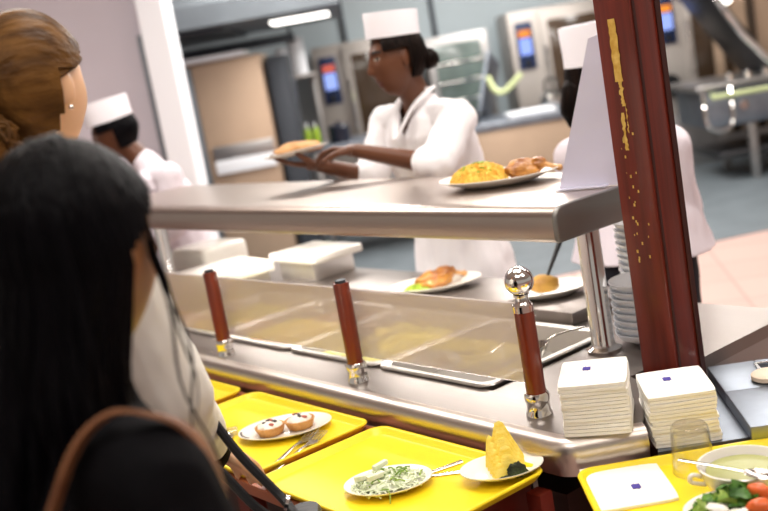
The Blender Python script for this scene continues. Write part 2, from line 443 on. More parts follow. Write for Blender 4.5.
# pillar
pl = thing('pillar', 'dark red brown wooden pillar rising past the end of the shelf', 'pillar', (-1.41, 1.76, 0))
b = nb(); box(b, -.046, .046, -.045, .045, 0, 3.1, .005, 2); build('pillar_shaft', b, 'wood_pillar', pl, True, 30)
b = nb(); box(b, .0465, .0495, .030, .0465, 0, 3.09, .001, 1); build('edge_bead', b, 'wood_pillar_edge', pl, False)
b = nb(); box(b, .0465, .049, -.040, -.032, 0, 3.09, .001, 1); build('groove_bead', b, 'wood_pillar_edge', pl, False)
b = nb()
random.seed(3)
def patch(x0, x1, z0, z1, rag=.004, n=14):
    L = [(x0+random.uniform(0, rag), z0+(z1-z0)*i/n) for i in range(n+1)]
    Rr = [(x1-random.uniform(0, rag), z0+(z1-z0)*i/n) for i in range(n+1)]
    A = [b.verts.new((x, -.0464, z)) for x, z in L]; Bq = [b.verts.new((x, -.0464, z)) for x, z in Rr]
    for i in range(n): b.faces.new((A[i], Bq[i], Bq[i+1], A[i+1]))
patch(-.014, .008, 1.475, 1.60, .003); patch(-.008, .008, 1.425, 1.475, .006); patch(-.012, .000, 1.335, 1.412, .004); patch(.001, .008, 1.37, 1.43, .005)
for k in range(26):
    x = random.uniform(-.02, .025); z = random.uniform(1.1, 1.42); s = random.uniform(.001, .003); patch(x-s, x+s, z-s, z+s*1.4, .001, 2)
build('yellow_scrape', b, 'scrape_yellow', pl, False)
# translucent sheet leaning on the shelf end
b = nb()
Dd = Vector((.945, .327, 0)).normalized(); Nn = Vector((-Dd.y, Dd.x, 0))
SHEET = [(0, 0), (.155, 0), (.235, .10), (.235, .36), (.122, .335)]
P0 = Vector((-1.735, 1.838, 1.2312))
fr = [b.verts.new(P0+Dd*d+V3(0, 0, z)) for d, z in SHEET]; bk = [b.verts.new(P0+Dd*d+V3(0, 0, z)+Nn*.003) for d, z in SHEET]
b.faces.new(fr); b.faces.new(bk[::-1])
for i in range(5): b.faces.new((fr[i], bk[i], bk[(i+1) % 5], fr[(i+1) % 5]))
st = build('plastic_sheet', b, 'frosted_sheet', None, False)
tag(st, 'translucent white plastic sheet standing slanted on the shelf end behind the brown pillar', 'sheet')
b = nb(); box(b, 0, .125, -.025, 0, 0, .003, 0, 1, T(*P0) @ RZ(math.atan2(Dd.y, Dd.x))); build('foot_fold', b, 'frosted_sheet', st, False)

# ------------------------------------------------------------------ tray rails
rl = thing('tray_rail', 'red brown wooden tray rail running along the counter front under the trays', 'tray rail', (0, 0, 0))
b = nb(); box(b, XL, -1.43, .985, 1.335, .757, .784, .004); build('rail_board', b, 'wood_rail', rl, True, 30)
for x in (-1.50, -2.6, -3.7):
    b = nb(); box(b, x-.03, x+.03, 1.06, 1.355, .69, .7565); box(b, x-.03, x+.03, 1.30, 1.355, .30, .69); build('bracket', b, 'wood_red', rl, False)
b = nb(); box(b, -1.43, -1.39, 1.30, 1.335, 0, .75, .004); rp = build('rail_post', b, 'wood_red', None, True, 30)
tag(rp, 'dark red wooden post standing in the gap between the yellow trays', 'post')
TR = math.atan2(.785, .62); TU = Vector((.62, .785, 0)); TV = Vector((-.785, .62, 0))
TC = Vector((-1.032, 1.436, 0))
cr = thing('tray_rail', 'turned wooden tray rail under the yellow tray at the corner', 'tray rail', TC, TR)
b = nb(); box(b, -.25, .9, -.18, .165, .757, .784, .004); build('rail_board', b, 'wood_rail', cr, True, 30)
for x in (-.1, .6):
    b = nb(); box(b, x-.03, x+.03, -.08, .168, .70, .7565); build('bracket', b, 'wood_red', cr, False)
# corner counter section
cs = thing('corner_counter', 'lower stainless counter section turning the corner beside the pillar', 'counter', (0, 0, 0))
b = nb(); prism(b, [(-1.245, 1.478), (-.72, 2.143), (-1.05, 2.40), (-1.37, 1.98), (-1.37, 1.83), (-1.35, 1.70), (-1.37, 1.66)], .775, .80); build('worktop', b, 'steel_blue', cs, False)
b = nb(); prism(b, [(-1.235, 1.53), (-.76, 2.13), (-1.05, 2.36), (-1.34, 1.97), (-1.34, 1.66)], .02, .774); build('counter_base', b, 'wood_base', cs, False)
pd = Vector((-1.393, 1.852, 0)); PW = Vector((.727, -.687, 0)); PU = Vector((.687, .727, 0))
du = thing('drop_in_unit', 'blue grey stainless drop in unit with a slot lying on the corner counter', 'unit', (pd.x, pd.y, .8005), math.atan2(PU.y, PU.x))
b = nb()
L_, W_ = .5, .375
box(b, 0, L_, -W_, -.17, 0, .029, .003); box(b, 0, .10, -.17, 0, 0, .029, .003); box(b, .36, L_, -.17, 0, 0, .029, .003); box(b, .0998, .3602, -.03, 0, 0, .029, .003)
box(b, .10, .36, -.17, -.03, 0, .006)
build('panel', b, 'steel_blue', du, True, 30)
b = nb(); 
for y0, y1, x0, x1 in ((-.034, -.026, .096, .364), (-.176, -.168, .096, .364), (-.17, -.03, .092, .1), (-.17, -.03, .36, .368)): box(b, x0, x1, y0, y1, .0292, .0325, .001, 1)
build('slot_rim', b, 'chrome', du, False)
b = nb(); lathe(b, [(0, 0), (.03, 0), (.036, .004), (.036, .012), (.032, .015), (0, .015)], 28)
o = build('ceramic_disc', b, 'cream_disc'); at(o, (-1.228, 1.832, .8297)); tag(o, 'small round cream disc lying on the blue grey drop in unit', 'dish')

# ------------------------------------------------------------------ trays
def tray(label):
    t = thing('serving_tray', label, 'tray', (0, 0, 0), 0, 'yellow plastic serving trays')
    w, d = .2605, .171
    b = nb()
    rr_loft(b, [(w-.018, d-.018, .025, 0), (w-.012, d-.012, .028, .001), (w-.002, d-.002, .034, .013), (w, d, .035, .0165), (w-.0015, d-.0015, .034, .019), (w-.006, d-.006, .032, .0195), (w-.010, d-.010, .029, .018),
                (w-.0165, d-.0165, .025, .0065), (w-.022, d-.022, .022, .005)], 7)
    build('tray_body', b, 'tray_yellow', t, True, 50)
    return t
tr2 = at(tray('yellow tray holding the salad plate and the pineapple plate'), (-1.634, 1.150, .7845))
tr1 = at(tray('yellow tray holding the oval plate of two tartlets'), (-2.188, 1.155, .7845))
tr0 = at(tray('mostly hidden yellow tray farthest along the rail beside the white sleeve'), (-2.752, 1.150, .7845))
tr3 = at(tray('yellow tray at the turned corner holding napkin, soup bowl and tumbler'), (TC.x, TC.y, .7845), TR)
ZT = .7845+.0052
# ------------------------------------------------------------------ plates
def oval_plate(label, lx, ly, loc, rz=0, group='small oval plates', m='porcelain', name='plate', h=.016):
    t = thing(name, label, 'plate', loc, rz, group)
    b = nb()
    pr = [(.0, .0), (.55, .0), (.60, .001), (.97, h-.002), (1.0, h), (.995, h+.0015), (.96, h+.001), (.68, .005), (.60, .0035), (0, .003)]
    lathe(b, [(r, z) for r, z in pr], 48, None, lx, ly)
    build('dish', b, m, t, True, 60)
    return t
A = math.radians
pS = oval_plate('white oval plate of shredded pale salad on the yellow tray', .088, .070, (-1.618, 1.122, ZT), A(50))
pP = oval_plate('white oval plate carrying pineapple slices at the tray corner', .081, .064, (-1.450, 1.270, ZT+.0065), A(54))
pC = oval_plate('white oval plate with two tartlets and dark rim print', .112, .080, (-2.108, 1.200, ZT), A(52))
b = nb()
for k in range(9):
    a = A(178+k*5.0); c = Vector((.1045*math.cos(a), .0735*math.sin(a), .0172))
    box(b, -.0022, .0022, -.003, .003, 0, .0004, 0, 1, T(*c) @ RZ(a+random.uniform(-.3, .3)))
o = build('rim_print', b, 'topping_dark', pC, False); o['label'] = 'dark print on the plate rim'
pM = oval_plate('large oval plate of yellow rice and roast chicken on top of the shelf', .165, .125, (-2.045, 1.945, 1.2305), A(24), 'large oval dinner plates', h=.024)
pK = oval_plate('large oval plate of roast chicken behind the glass guard', .145, .10, (-2.50, 2.045, .8855), A(46), 'large oval dinner plates', h=.022)
pB = oval_plate('large oval plate with a potato behind the chrome ball', .12, .085, (-2.055, 2.075, .8855), A(50), 'large oval dinner plates', h=.022)
# ------------------------------------------------------------------ food on the shelf plate
def grains(n, spread, r, hgt, m, seed, size=(.0045, .0022), name='rice', dome=False):
    random.seed(seed); b = nb()
    for k in range(n):
        a = random.uniform(0, 2*PI); q = math.sqrt(random.random()); x, y = q*spread[0]*math.cos(a), q*spread[1]*math.sin(a)
        z = hgt*math.sqrt(max(0, 1-q*q))*random.uniform(.97, 1.08) if dome else hgt*(1-q*q)*random.uniform(.85, 1.0)
        mt = T(x, y, z) @ RZ(random.uniform(0, 6)) @ RY(random.uniform(-.7, .7))
        box(b, -size[0], size[0], -size[1], size[1], -size[1], size[1], 0, 1, mt)
    return b
b = grains(1100, (.078, .068), .004, .046, 'rice_yellow', 5, (.0055, .0026), dome=True)
blob(b, (0, 0, .002), .077, (1, .87, .58), .04, 4, u=24, v=14)
for q in b.verts: q.co.z = max(q.co.z, .0008)
o = build('rice', b, 'rice_yellow', None, True); at(o, (pM.location.x-.048, pM.location.y-.024, 1.2385), A(24)); tag(o, 'heap of yellow rice on the large plate on the shelf', 'rice', None, 'stuff')
b = grains(110, (.072, .064), .004, .0475, 'pea_green', 6, (.0042, .0036), dome=True)
o = build('chopped_greens', b, 'pea_green', None, True); at(o, (pM.location.x-.048, pM.location.y-.024, 1.2395), A(24)); tag(o, 'chopped greens scattered over the yellow rice', 'greens', None, 'stuff')
def chicken(label, loc, rz, s=1, group=None):
    t = thing('chicken_leg', label, 'chicken', loc, rz, group); random.seed(hash(label) % 1000 if False else len(label))
    b = nb(); blob(b, (0, 0, .022*s), .04*s, (1.25, .9, .62), .3, 4, u=28, v=18); blob(b, (.035*s, .008*s, .03*s), .024*s, (1.2, .9, .8), .3, 4, u=20, v=14)
    build('meat', b, 'chicken', t)
    b = nb(); limb(b, [(.055*s, .008*s, .028*s), (.082*s, .014*s, .018*s), (.092*s, .016*s, .014*s)], [.007*s, .0055*s, .009*s], 10); build('bone', b, 'bread_tan', t)
    return t
chicken('roast chicken leg beside the yellow rice on the shelf plate', (pM.location.x+.062, pM.location.y+.036, 1.238), A(20), 1.0)
chicken('roast chicken piece on the oval plate behind the glass guard', (pK.location.x-.0, pK.location.y-.0, .891), A(70), 1.15)
b = grains(140, (.05, .03), .004, .02, 'pea_green', 9, (.004, .003)); o = build('cooked_greens', b, 'pea_green'); at(o, (pK.location.x-.02, pK.location.y-.06, .892), A(40)); tag(o, 'small heap of cooked greens beside the chicken behind the glass', 'greens', None, 'stuff')
random.seed(12); b = nb(); blob(b, (0, 0, .026), .034, (1.25, .9, .75), .2, 3, u=24, v=16); o = build('baked_potato', b, 'potato'); at(o, (pB.location.x-.01, pB.location.y, .891), A(30)); tag(o, 'golden baked potato on the plate behind the chrome ball', 'potato')
# ------------------------------------------------------------------ pineapple
pi_names = ['front pineapple slice with dark green rind at its foot', 'second pineapple slice from the front of the plate', 'middle pineapple slice of the five on the plate', 'fourth pineapple slice from the front of the plate', 'rearmost and tallest pineapple slice on the plate']
random.seed(4)
pdir = Vector((-.78, .62, 0)).normalized()
for k in range(5):
    hh = .043+.0092*k; ww = .031+.0024*k
    c = Vector((-1.412, 1.254, ZT+.0125)) + pdir*(.0180*k)
    t = thing('pineapple_slice', pi_names[k], 'pineapple', c, math.atan2(UD.y, UD.x)+A(4), 'pineapple slices on the oval plate')
    b = nb(); th = .0050
    prof = [(-ww, 0), (-ww*.92, hh*.2), (-ww*.72, hh*.62), (-ww*.56, hh*.72), (-ww*.42, hh*.66), (-.007, hh*.97), (.003, hh), (.010, hh*.93), (ww*.55, hh*.55), (ww*.9, hh*.15), (ww*.95, 0)]
    rings = []
    for y, sc in ((-th, .76), (-th*.6, .93), (0, 1.0), (th*.6, .93), (th, .76)):
        rings.append([Vector((x*sc, y+z*.28-.0, z*sc)) for x, z in prof])
    loft(b, rings)
    build('flesh', b, 'pineapple', t, True, 50)
    if k == 0:
        b = nb(); blob(b, (.014, -th-.001, .014), .018, (1.0, .25, .8), .4, 5, RX(-.25), 18, 12); blob(b, (-.010, -th-.003, .004), .012, (1.3, .3, .4), .3, 5, None, 14, 10)
        for q in b.verts: q.co.z = max(q.co.z, .0006)
        o = build('rind', b, 'rind', t)
# ------------------------------------------------------------------ salad plate
random.seed(21); b = nb()
for k in range(230):
    a = random.uniform(0, 2*PI); q = random.random()**.6; x, y = q*.076*math.cos(a), q*.058*math.sin(a); z = .008+.026*(1-q*q)*random.uniform(.6, 1)
    L = random.uniform(.012, .028); an = random.uniform(0, 2*PI); dv = Vector((math.cos(an), math.sin(an), random.uniform(-.25, .25)))*L
    c = Vector((x, y, z)); pv = Vector((-dv.y, dv.x, 0)).normalized()*random.uniform(-.006, .006)
    tube(b, curve([c-dv*.5, c+pv+V3(0, 0, .003), c+dv*.5], 4), random.uniform(.0012, .0022), 5)
blob(b, (0, 0, .015), .058, (1, .78, .22), .1, 4, u=20, v=12)
for q in b.verts: q.co.z = max(q.co.z, .0045)
o = build('shredded_salad', b, 'salad_pale'); at(o, pS.location, A(50)); tag(o, 'heap of pale shredded cabbage salad on the oval plate', 'salad', None, 'stuff')
random.seed(8); b = nb()
for k in range(26):
    a = random.uniform(0, 2*PI); q = random.random()**.5; x, y = q*.062*math.cos(a)+.01, q*.048*math.sin(a)-.005; z = .014+.023*(1-q*q)
    L = random.uniform(.012, .024); an = random.uniform(0, 2*PI); dv = Vector((math.cos(an), math.sin(an), random.uniform(-.2, .2)))*L; c = Vector((x, y, z))
    tube(b, curve([c-dv*.5, c+V3(0, 0, .003), c+dv*.5], 4), .0016, 5)
tube(b, curve([(.0, -.06, .018), (.006, -.078, .02), (.004, -.086, .003)], 6), .0013, 5)
o = build('green_shreds', b, 'salad_green'); at(o, pS.location, A(50)); tag(o, 'thin green shreds mixed on top of the pale salad', 'salad', None, 'stuff')
cuc = ['pale cucumber baton lying leftmost on the salad', 'pale cucumber baton at the top of the salad heap', 'pale cucumber baton near the front of the salad']
for k, (x, y, z, an) in enumerate([(-.045, -.005, .031, 20), (-.012, .022, .040, 60), (-.02, -.022, .036, 40)]):
    b = nb(); box(b, -.019, .019, -.0055, .0055, -.0055, .0055, .0025); o = build('cucumber_baton', b, 'salad_pale')
    p = RZ(A(50)) @ Vector((x, y, z)); at(o, Vector(pS.location)+p, A(an+40)); tag(o, cuc[k], 'cucumber', 'cucumber batons on the salad')
# ------------------------------------------------------------------ tartlets
for k, (x, y, lb) in enumerate([(-.034, -.006, 'cream topped tartlet nearer the left end of the oval plate'), (.036, .006, 'cream topped tartlet nearer the forks on the oval plate')]):
    p = RZ(A(52)) @ Vector((x, y, .004)); t = thing('tartlet', lb, 'tartlet', Vector(pC.location)+p, A(30*k), 'tartlets on the oval plate'); t.scale = (1.12, 1.12, 1.08)
    b = nb(); n = 40; rings = []
    for r, z in ((.022, 0), (.024, .001), (.031, .018), (.032, .020), (.029, .0205), (.027, .016), (.02, .013)):
        rings.append([Vector(((r+(.0012*math.cos(i*PI) if r > .023 else 0))*math.cos(2*PI*i/n), (r+(.0012*math.cos(i*PI) if r > .023 else 0))*math.sin(2*PI*i/n), z)) for i in range(n)])
    loft(b, rings); build('crust', b, 'pastry', t, True, 50)
    random.seed(30+k); b = nb(); blob(b, (0, 0, .018), .0265, (1, 1, .38), .25, 5, u=22, v=12); build('cream', b, 'cream', t)
    b = nb()
    for q in range(5): blob(b, (random.uniform(-.012, .012), random.uniform(-.01, .01), .0275), .0035, (1.5, 1, .6), .3, 4, RZ(random.uniform(0, 3)), 8, 6)
    build('topping', b, 'topping_dark', t)
    b = nb(); blob(b, (-.012, .010, .0255), .006, (1.5, 1, .6), .3, 4, None, 10, 8); blob(b, (.014, -.004, .0255), .005, (1.5, 1, .6), .3, 4, None, 10, 8); build('berry', b, 'topping_red', t)
# ------------------------------------------------------------------ cutlery (local x from handle to tip)
def fork(label, loc, rz, tilt=0, group='forks on the tartlet tray'):
    t = thing('fork', label, 'fork', loc, rz, group); t.rotation_euler = (0, -tilt, rz)
    b = nb(); pts = curve([(0, 0, .001), (.05, 0, .002), (.10, 0, .006), (.125, 0, .004)], 14)
    tube(b, pts, [.0055-.0028*min(1, abs(i/14-.0)*1.1) if i < 11 else .003+.0008*(i-10) for i in range(15)], 8, .35, (0, 0, 1)); build('handle', b, 'cutlery', t)
    b = nb(); rr = [[Vector((x, w, z+.0008)), Vector((x, -w, z+.0008)), Vector((x, -w, z-.0008)), Vector((x, w, z-.0008))] for x, w, z in ((.122, .004, .004), (.130, .009, .002), (.14, .0115, .0015), (.150, .0118, .003))]; loft(b, rr)
    for y in (-.0102, -.0034, .0034, .0102):
        tube(b, [(.149, y, .003), (.165, y, .0055), (.186, y*.9, .009)], [.0016, .0014, .0008], 6)
    build('tines', b, 'cutlery', t); t.scale = (1.13, 1.13, 1.13); return t
def plain_knife(label, loc, rz, group, L=.19):
    t = thing('knife', label, 'knife', loc, rz, group)
    b = nb(); tube(b, [(0, 0, .002), (.03, 0, .002), (.085, 0, .002)], [.0065, .0055, .0045], 10, .5, (0, 0, 1)); build('handle', b, 'cutlery', t)
    b = nb(); loft(b, [[Vector((x, -w, .0012)), Vector((x, w, .0012)), Vector((x, w, .0026)), Vector((x, -w*.9, .0022))] for x, w in ((.083, .004), (.10, .0075), (.15, .0085), (L-.01, .006), (L, .001))]); build('blade', b, 'cutlery', t); return t
def aim(a, c): return math.atan2(c[1]-a[1], c[0]-a[0])
fork('fork lying nearer the tartlet plate on the yellow tray', (-1.942, 1.042, ZT+.001), aim((-1.942, 1.042), (-2.036, 1.245)))
fork('fork lying nearer the tray edge beside another fork', (-1.918, 1.040, ZT+.001), aim((-1.918, 1.040), (-1.998, 1.235)))
def spoon(label, loc, rz, tilt=0):
    t = thing('spoon', label, 'spoon', loc, rz); t.rotation_euler = (0, tilt, rz)
    b = nb(); tube(b, curve([(0, 0, .001), (.06, 0, .003), (.115, 0, .004)], 10), [.005-.0002*i for i in range(11)], 8, .4, (0, 0, 1)); build('handle', b, 'cutlery', t)
    b = nb(); lathe(b, [(0, -.006), (.6, -.004), (1, 0), (.97, .0006), (.55, -.003), (0, -.005)], 24, T(.138, 0, .005), .026, .017); build('bowl', b, 'cutlery', t); return t
spoon('spoon lying on the tartlet tray behind the black bag strap', (-2.09, 1.055, ZT+.001), A(160))
plain_knife('knife handle sticking out right of the salad plate, upper of two', (-1.578, 1.280, ZT), aim((-1.578, 1.28), (-1.60, 1.19)), None, .085+.012)
plain_knife('knife handle sticking out right of the salad plate, lower of two', (-1.540, 1.243, ZT), aim((-1.54, 1.243), (-1.595, 1.185)), None, .097)
b = nb(); box(b, -.045, .045, -.025, .025, .0, .012, .005); o = build('plastic_wrapper', b, 'wrap'); at(o, (-2.25, 1.10, ZT), A(60)); tag(o, 'small clear plastic wrapper on the tray left of the tartlets', 'wrapper')

# ------------------------------------------------------------------ napkins
def napkin_mesh(w=.064, d=.085, h=.0062, dome=0):
    b = nb(); n = 10; m = 12
    def P(i, j, zz):
        x = -1+2*i/n; y = -1+2*j/m
        cx = 1 - .035*abs(y)**6; cy = 1-.035*abs(x)**6
        e = max(abs(x), abs(y)); return Vector((x*w*cx, y*d*cy, zz + (dome*(1-x*x)*(1-y*y) if zz > 0 else 0) - (.0007*e**8 if zz > 0 else -.0004*e**8)))
    top = [[b.verts.new(P(i, j, h)) for j in range(m+1)] for i in range(n+1)]; bot = [[b.verts.new(P(i, j, .0)) for j in range(m+1)] for i in range(n+1)]
    for i in range(n):
        for j in range(m):
            b.faces.new((top[i][j], top[i+1][j], top[i+1][j+1], top[i][j+1])); b.faces.new((bot[i][j], bot[i][j+1], bot[i+1][j+1], bot[i+1][j]))
    for i in range(n):
        for j in (0, m): b.faces.new((top[i][j], bot[i][j], bot[i+1][j], top[i+1][j]))
    for j in range(m):
        for i in (0, n): b.faces.new((top[i][j], top[i][j+1], bot[i][j+1], bot[i][j]))
    return b
def logo(parent, x, y, z, s=.0075):
    b = nb(); box(b, x-s, x+s, y-s*1.15, y+s*1.15, z-.0006, z+.0006)
    # small notches as in the printed emblem
    box(b, x-s*.5, x-s*.2, y+s*1.15, y+s*1.5, z-.0006, z+.0006); box(b, x+s*.2, x+s*.5, y-s*1.5, y-s*1.15, z-.0006, z+.0006)
    o = build('printed_emblem', b, 'print_purple', parent, False); o['label'] = 'small purple printed emblem'
def napkin_stack(loc, rz, n, pitch, group, lab, toplab, seed, w=.064, d=.078):
    random.seed(seed)
    src = build('paper_napkin', napkin_mesh(w, d, pitch*1.0), 'napkin', None, True, 60)
    for k in range(n-1):
        o = src if k == 0 else src.copy()
        if k: link(o)
        o.location = (loc[0]+random.uniform(-.0012, .0012), loc[1]+random.uniform(-.0012, .0012), loc[2]+k*pitch)
        o.rotation_euler = (0, 0, rz+random.uniform(-.035, .035)); tag(o, lab, 'napkin', group)
    o = build('paper_napkin', napkin_mesh(w, d, pitch*.96, .004), 'napkin', None, True, 60)
    at(o, (loc[0], loc[1], loc[2]+(n-1)*pitch), rz); tag(o, toplab, 'napkin', group)
    logo(o, -.012, .006, pitch*.96+.0048)
napkin_stack((-1.360, 1.460, .8505), A(38), 14, .0072, 'napkins in the stack beside the ball post', 'white paper napkin below the top one in the left napkin stack', 'top white napkin with purple emblem on the left stack', 3)
napkin_stack((-1.272, 1.585, .8005), A(47), 14, .0072, 'napkins in the stack in front of the pillar', 'white paper napkin below the top one in the stack before the pillar', 'top white napkin with purple emblem on the stack before the pillar', 5)
o = build('paper_napkin', napkin_mesh(.07, .095, .006, .003), 'napkin', None, True, 60)
at(o, (-1.218, 1.352, ZT), A(52)); tag(o, 'single white paper napkin with purple emblem lying on the corner tray', 'napkin'); logo(o, .010, -.030, .0096)
# ------------------------------------------------------------------ corner tray things
b = nb(); lathe(b, [(0, .082), (.026, .082), (.0285, .079), (.030, .07), (.0345, .0), (.0325, .0), (.0285, .066), (.026, .07), (0, .071)], 36)
o = build('glass_tumbler', b, 'tumbler'); at(o, (-1.152, 1.460, ZT)); o.scale = (1.12, 1.12, 1.08); tag(o, 'clear glass tumbler standing upside down on the corner tray', 'glass')
BC = Vector((-1.012, 1.408, ZT))
t = thing('soup_bowl', 'cream soup bowl with small handle on the corner tray', 'bowl', BC)
b = nb(); lathe(b, [(0, .0), (.034, .0), (.036, .006), (.052, .02), (.064, .045), (.068, .062), (.0695, .064), (.066, .0645), (.063, .058), (.055, .035), (.035, .012), (0, .008)], 44); build('bowl_body', b, 'porcelain', t, True, 60); t.scale = (1.07, 1.07, 1.0)
b = nb(); hd = -(rt.xy.normalized()); hx = Vector((hd.x, hd.y, 0))
tube(b, curve([hx*.062+V3(0, 0, .050), hx*.080+V3(0, 0, .056), hx*.082+V3(0, 0, .044), hx*.060+V3(0, 0, .036)], 12), .004, 8); build('handle', b, 'porcelain', t)
b = nb(); lathe(b, [(0, .052), (.0605, .052), (.0605, .0525), (.03, .0535), (0, .054)], 40); o = build('soup', b, 'soup'); at(o, BC); tag(o, 'pale green soup filling the cream bowl', 'soup')
sp = spoon('soup spoon resting across the rim of the cream bowl', (BC.x-.082, BC.y-.058, BC.z+.0735), aim((-.08, -.055), (.01, -.04)), A(4))
SB = Vector((-.965, 1.302, ZT))
t = thing('salad_bowl', 'shallow white salad bowl at the near edge of the corner tray', 'bowl', SB)
b = nb(); lathe(b, [(0, 0), (.04, 0), (.042, .004), (.066, .02), (.074, .034), (.0755, .036), (.072, .0362), (.062, .022), (.04, .008), (0, .006)], 40); build('bowl_body', b, 'porcelain', t, True, 60)
random.seed(17)
def leaf(b, c, s, an, tl):
    mt = T(*c) @ RZ(an) @ RX(tl); n = 6
    L = [];
    for i in range(n+1):
        u = i/n; w = s*.42*math.sin(PI*min(1, u*.93+.05))*(1+.25*math.sin(u*17)); L.append([mt @ Vector((u*s-s/2, k*w, .22*s*(abs(k)**1.5)+.12*s*math.sin(u*PI)+random.uniform(-.001, .001))) for k in (-1, -.5, 0, .5, 1)])
    loft(b, L, False, False)
for nm, m, N, lb in (('salad_leaves', 'leaf_green', 34, 'dark green salad leaves heaped in the near bowl'), ('pale_leaves', 'leaf_pale', 30, 'pale yellow green lettuce pieces in the near bowl')):
    b = nb()
    for k in range(N):
        a = random.uniform(0, 2*PI); q = random.random()**.5; leaf(b, (q*.058*math.cos(a), q*.058*math.sin(a), .022+.035*(1-q*q)*random.uniform(.7, 1.1)), random.uniform(.025, .04), random.uniform(0, 6), random.uniform(-.8, .8))
    o = build(nm, b, m); at(o, SB); tag(o, lb, 'salad', None, 'stuff')
for k, (d, lb) in enumerate([(UD*.045-VD*.0+V3(0, 0, .058), 'orange red tomato wedge at the right of the near salad'), (UD*.03-VD*.04+V3(0, 0, .052), 'orange red tomato wedge at the front of the near salad')]):
    b = nb(); blob(b, (0, 0, 0), .016, (1.3, .8, .8), .15, 3, None, 16, 10); o = build('tomato_wedge', b, 'tomato'); at(o, SB+d, A(40*k)); tag(o, lb, 'tomato', 'tomato wedges in the near salad')
for k, (d, lb) in enumerate([(UD*-.03-VD*.025+V3(0, 0, .054), 'white onion piece at the left of the near salad'), (UD*-.005-VD*.045+V3(0, 0, .050), 'white onion piece at the near front of the salad bowl')]):
    b = nb(); blob(b, (0, 0, 0), .013, (1.4, 1, .5), .3, 4, None, 14, 8); o = build('onion_piece', b, 'onion_white'); at(o, SB+d, A(60*k)); tag(o, lb, 'onion', 'onion pieces in the near salad')
# ------------------------------------------------------------------ plate stacks by the pillar
def bowl_mesh(r=.084):
    b = nb(); lathe(b, [(0, 0), (r*.55, 0), (r*.57, .003), (r*.9, .014), (r, .0275), (r*1.0, .030), (r*.965, .030), (r*.88, .018), (r*.55, .006), (0, .004)], 40)
    return b
src = build('bowl', bowl_mesh(), 'porcelain_cool', None, True, 60)
def bowls(x, y, n, lab, toplab, group, first=None, p=.0172):
    for k in range(n):
        o = first if (k == 0 and first) else src.copy()
        if o is not first: link(o)
        at(o, (x+random.uniform(-.001, .001), y+random.uniform(-.001, .001), .8505+k*p), k); tag(o, toplab if k == n-1 else lab, 'bowl', group)
bowls(-1.592, 1.925, 8, 'white bowl below the top one in the front stack behind the pillar', 'top white bowl of the front stack left of the pillar', 'bowls in the front stack', src)
bowls(-1.70, 2.095, 14, 'white bowl below the top one in the rear stack behind the pillar', 'top white bowl of the taller rear stack behind the pillar', 'bowls in the rear stack')
# ------------------------------------------------------------------ white boards and things at the far end
def board(label, x0, x1, y0, y1, z, rz, h=.03):
    b = nb(); box(b, -(x1-x0)/2, (x1-x0)/2, -(y1-y0)/2, (y1-y0)/2, 0, h, .008, 3); o = build('serving_board', b, 'porcelain', None, True, 50)
    o.location = ((x0+x1)/2, (y0+y1)/2, z); o.rotation_euler = (0, 0, rz); return tag(o, label, 'board', 'white serving boards')
board('white serving board on the steel box behind the far wooden post', -3.58, -3.29, 1.68, 1.97, .930, -.10, .04)
board('white serving board beside the chef apron, right of another', -3.36, -3.06, 1.985, 2.20, .950, .0, .03)
for x, y, w, d, z0, z1, lb in ((-3.46, 1.83, .13, .13, .8505, .9295, 'low steel box under the left white board'), (-3.21, 2.09, .11, .09, .8855, .9495, 'low steel box under the right white board')):
    b = nb(); box(b, -w, w, -d, d, 0, z1-z0, .004); o = build('steel_box', b, 'gn_steel', None, True, 40); at(o, (x, y, z0)); tag(o, lb, 'box', 'steel boxes under the boards')
b = nb(); lathe(b, [(0, 0), (.05, 0), (.055, .006), (.058, .05), (.05, .056), (0, .057)], 28); o = build('lidded_tub', b, 'porcelain'); at(o, (-3.70, 1.99, .8857)); tag(o, 'small round white tub at the far end of the counter', 'tub')
b = nb(); box(b, -.13, .13, -.11, .11, 0, .10, .02, 3); o = build('white_crate', b, 'porcelain'); at(o, (-3.95, 2.06, .8857), .05); tag(o, 'white crate at the far end of the counter near the round tub', 'crate')
# utensils
def ladle(label, loc, eul, L=.24):
    t = thing('ladle', label, 'ladle', loc); t.rotation_euler = eul
    b = nb(); tube(b, curve([(0, 0, 0), (L*.5, 0, .004), (L*.9, 0, 0), (L, 0, -.012)], 12), .0045, 8, .5, (0, 0, 1)); build('handle', b, 'cutlery', t)
    b = nb(); lathe(b, [(0, -.03), (.02, -.024), (.032, -.006), (.034, 0), (.031, -.004), (.018, -.021), (0, -.026)], 24, T(L+.03, 0, -.006)); build('bowl', b, 'cutlery', t); return t
ladle('steel ladle lying in the nearest food pan', (-1.772, 1.895, .872), (0, A(8), A(-127)), .10)
t = thing('tongs', 'long steel tongs leaning across the nearest food pan', 'tongs', (-1.845, 1.640, .876)); t.rotation_euler = (0, A(-4), A(112))
for s in (-1, 1):
    b = nb(); tube(b, curve([(0, 0, 0), (.10, s*.012, .001), (.22, s*.016, 0), (.26, s*.010, -.002)], 12), [.006]*10+[.008, .010, .009], 8, .3, (0, 0, 1)); build('arm', b, 'cutlery', t)
t = thing('serving_spoon', 'black handled serving spoon leaning on the potato plate', 'spoon', (-2.055, 2.085, .945)); t.rotation_euler = (0, A(-62), A(50))
b = nb(); tube(b, [(0.0, 0, 0), (.10, 0, 0), (.115, 0, 0)], [.0045, .008, .005], 10); tube(b, [(.0, 0, 0), (-.03, 0, 0)], .004, 8); build('handle', b, 'black_plastic', t)
b = nb(); ball(b, (-.045, 0, 0), .022, (1, .8, .3)); build('bowl', b, 'cutlery', t)
t = thing('hanging_whisk', 'dark steel utensil hanging from the underside of the shelf', 'utensil', (-1.80, 1.98, 1.156))
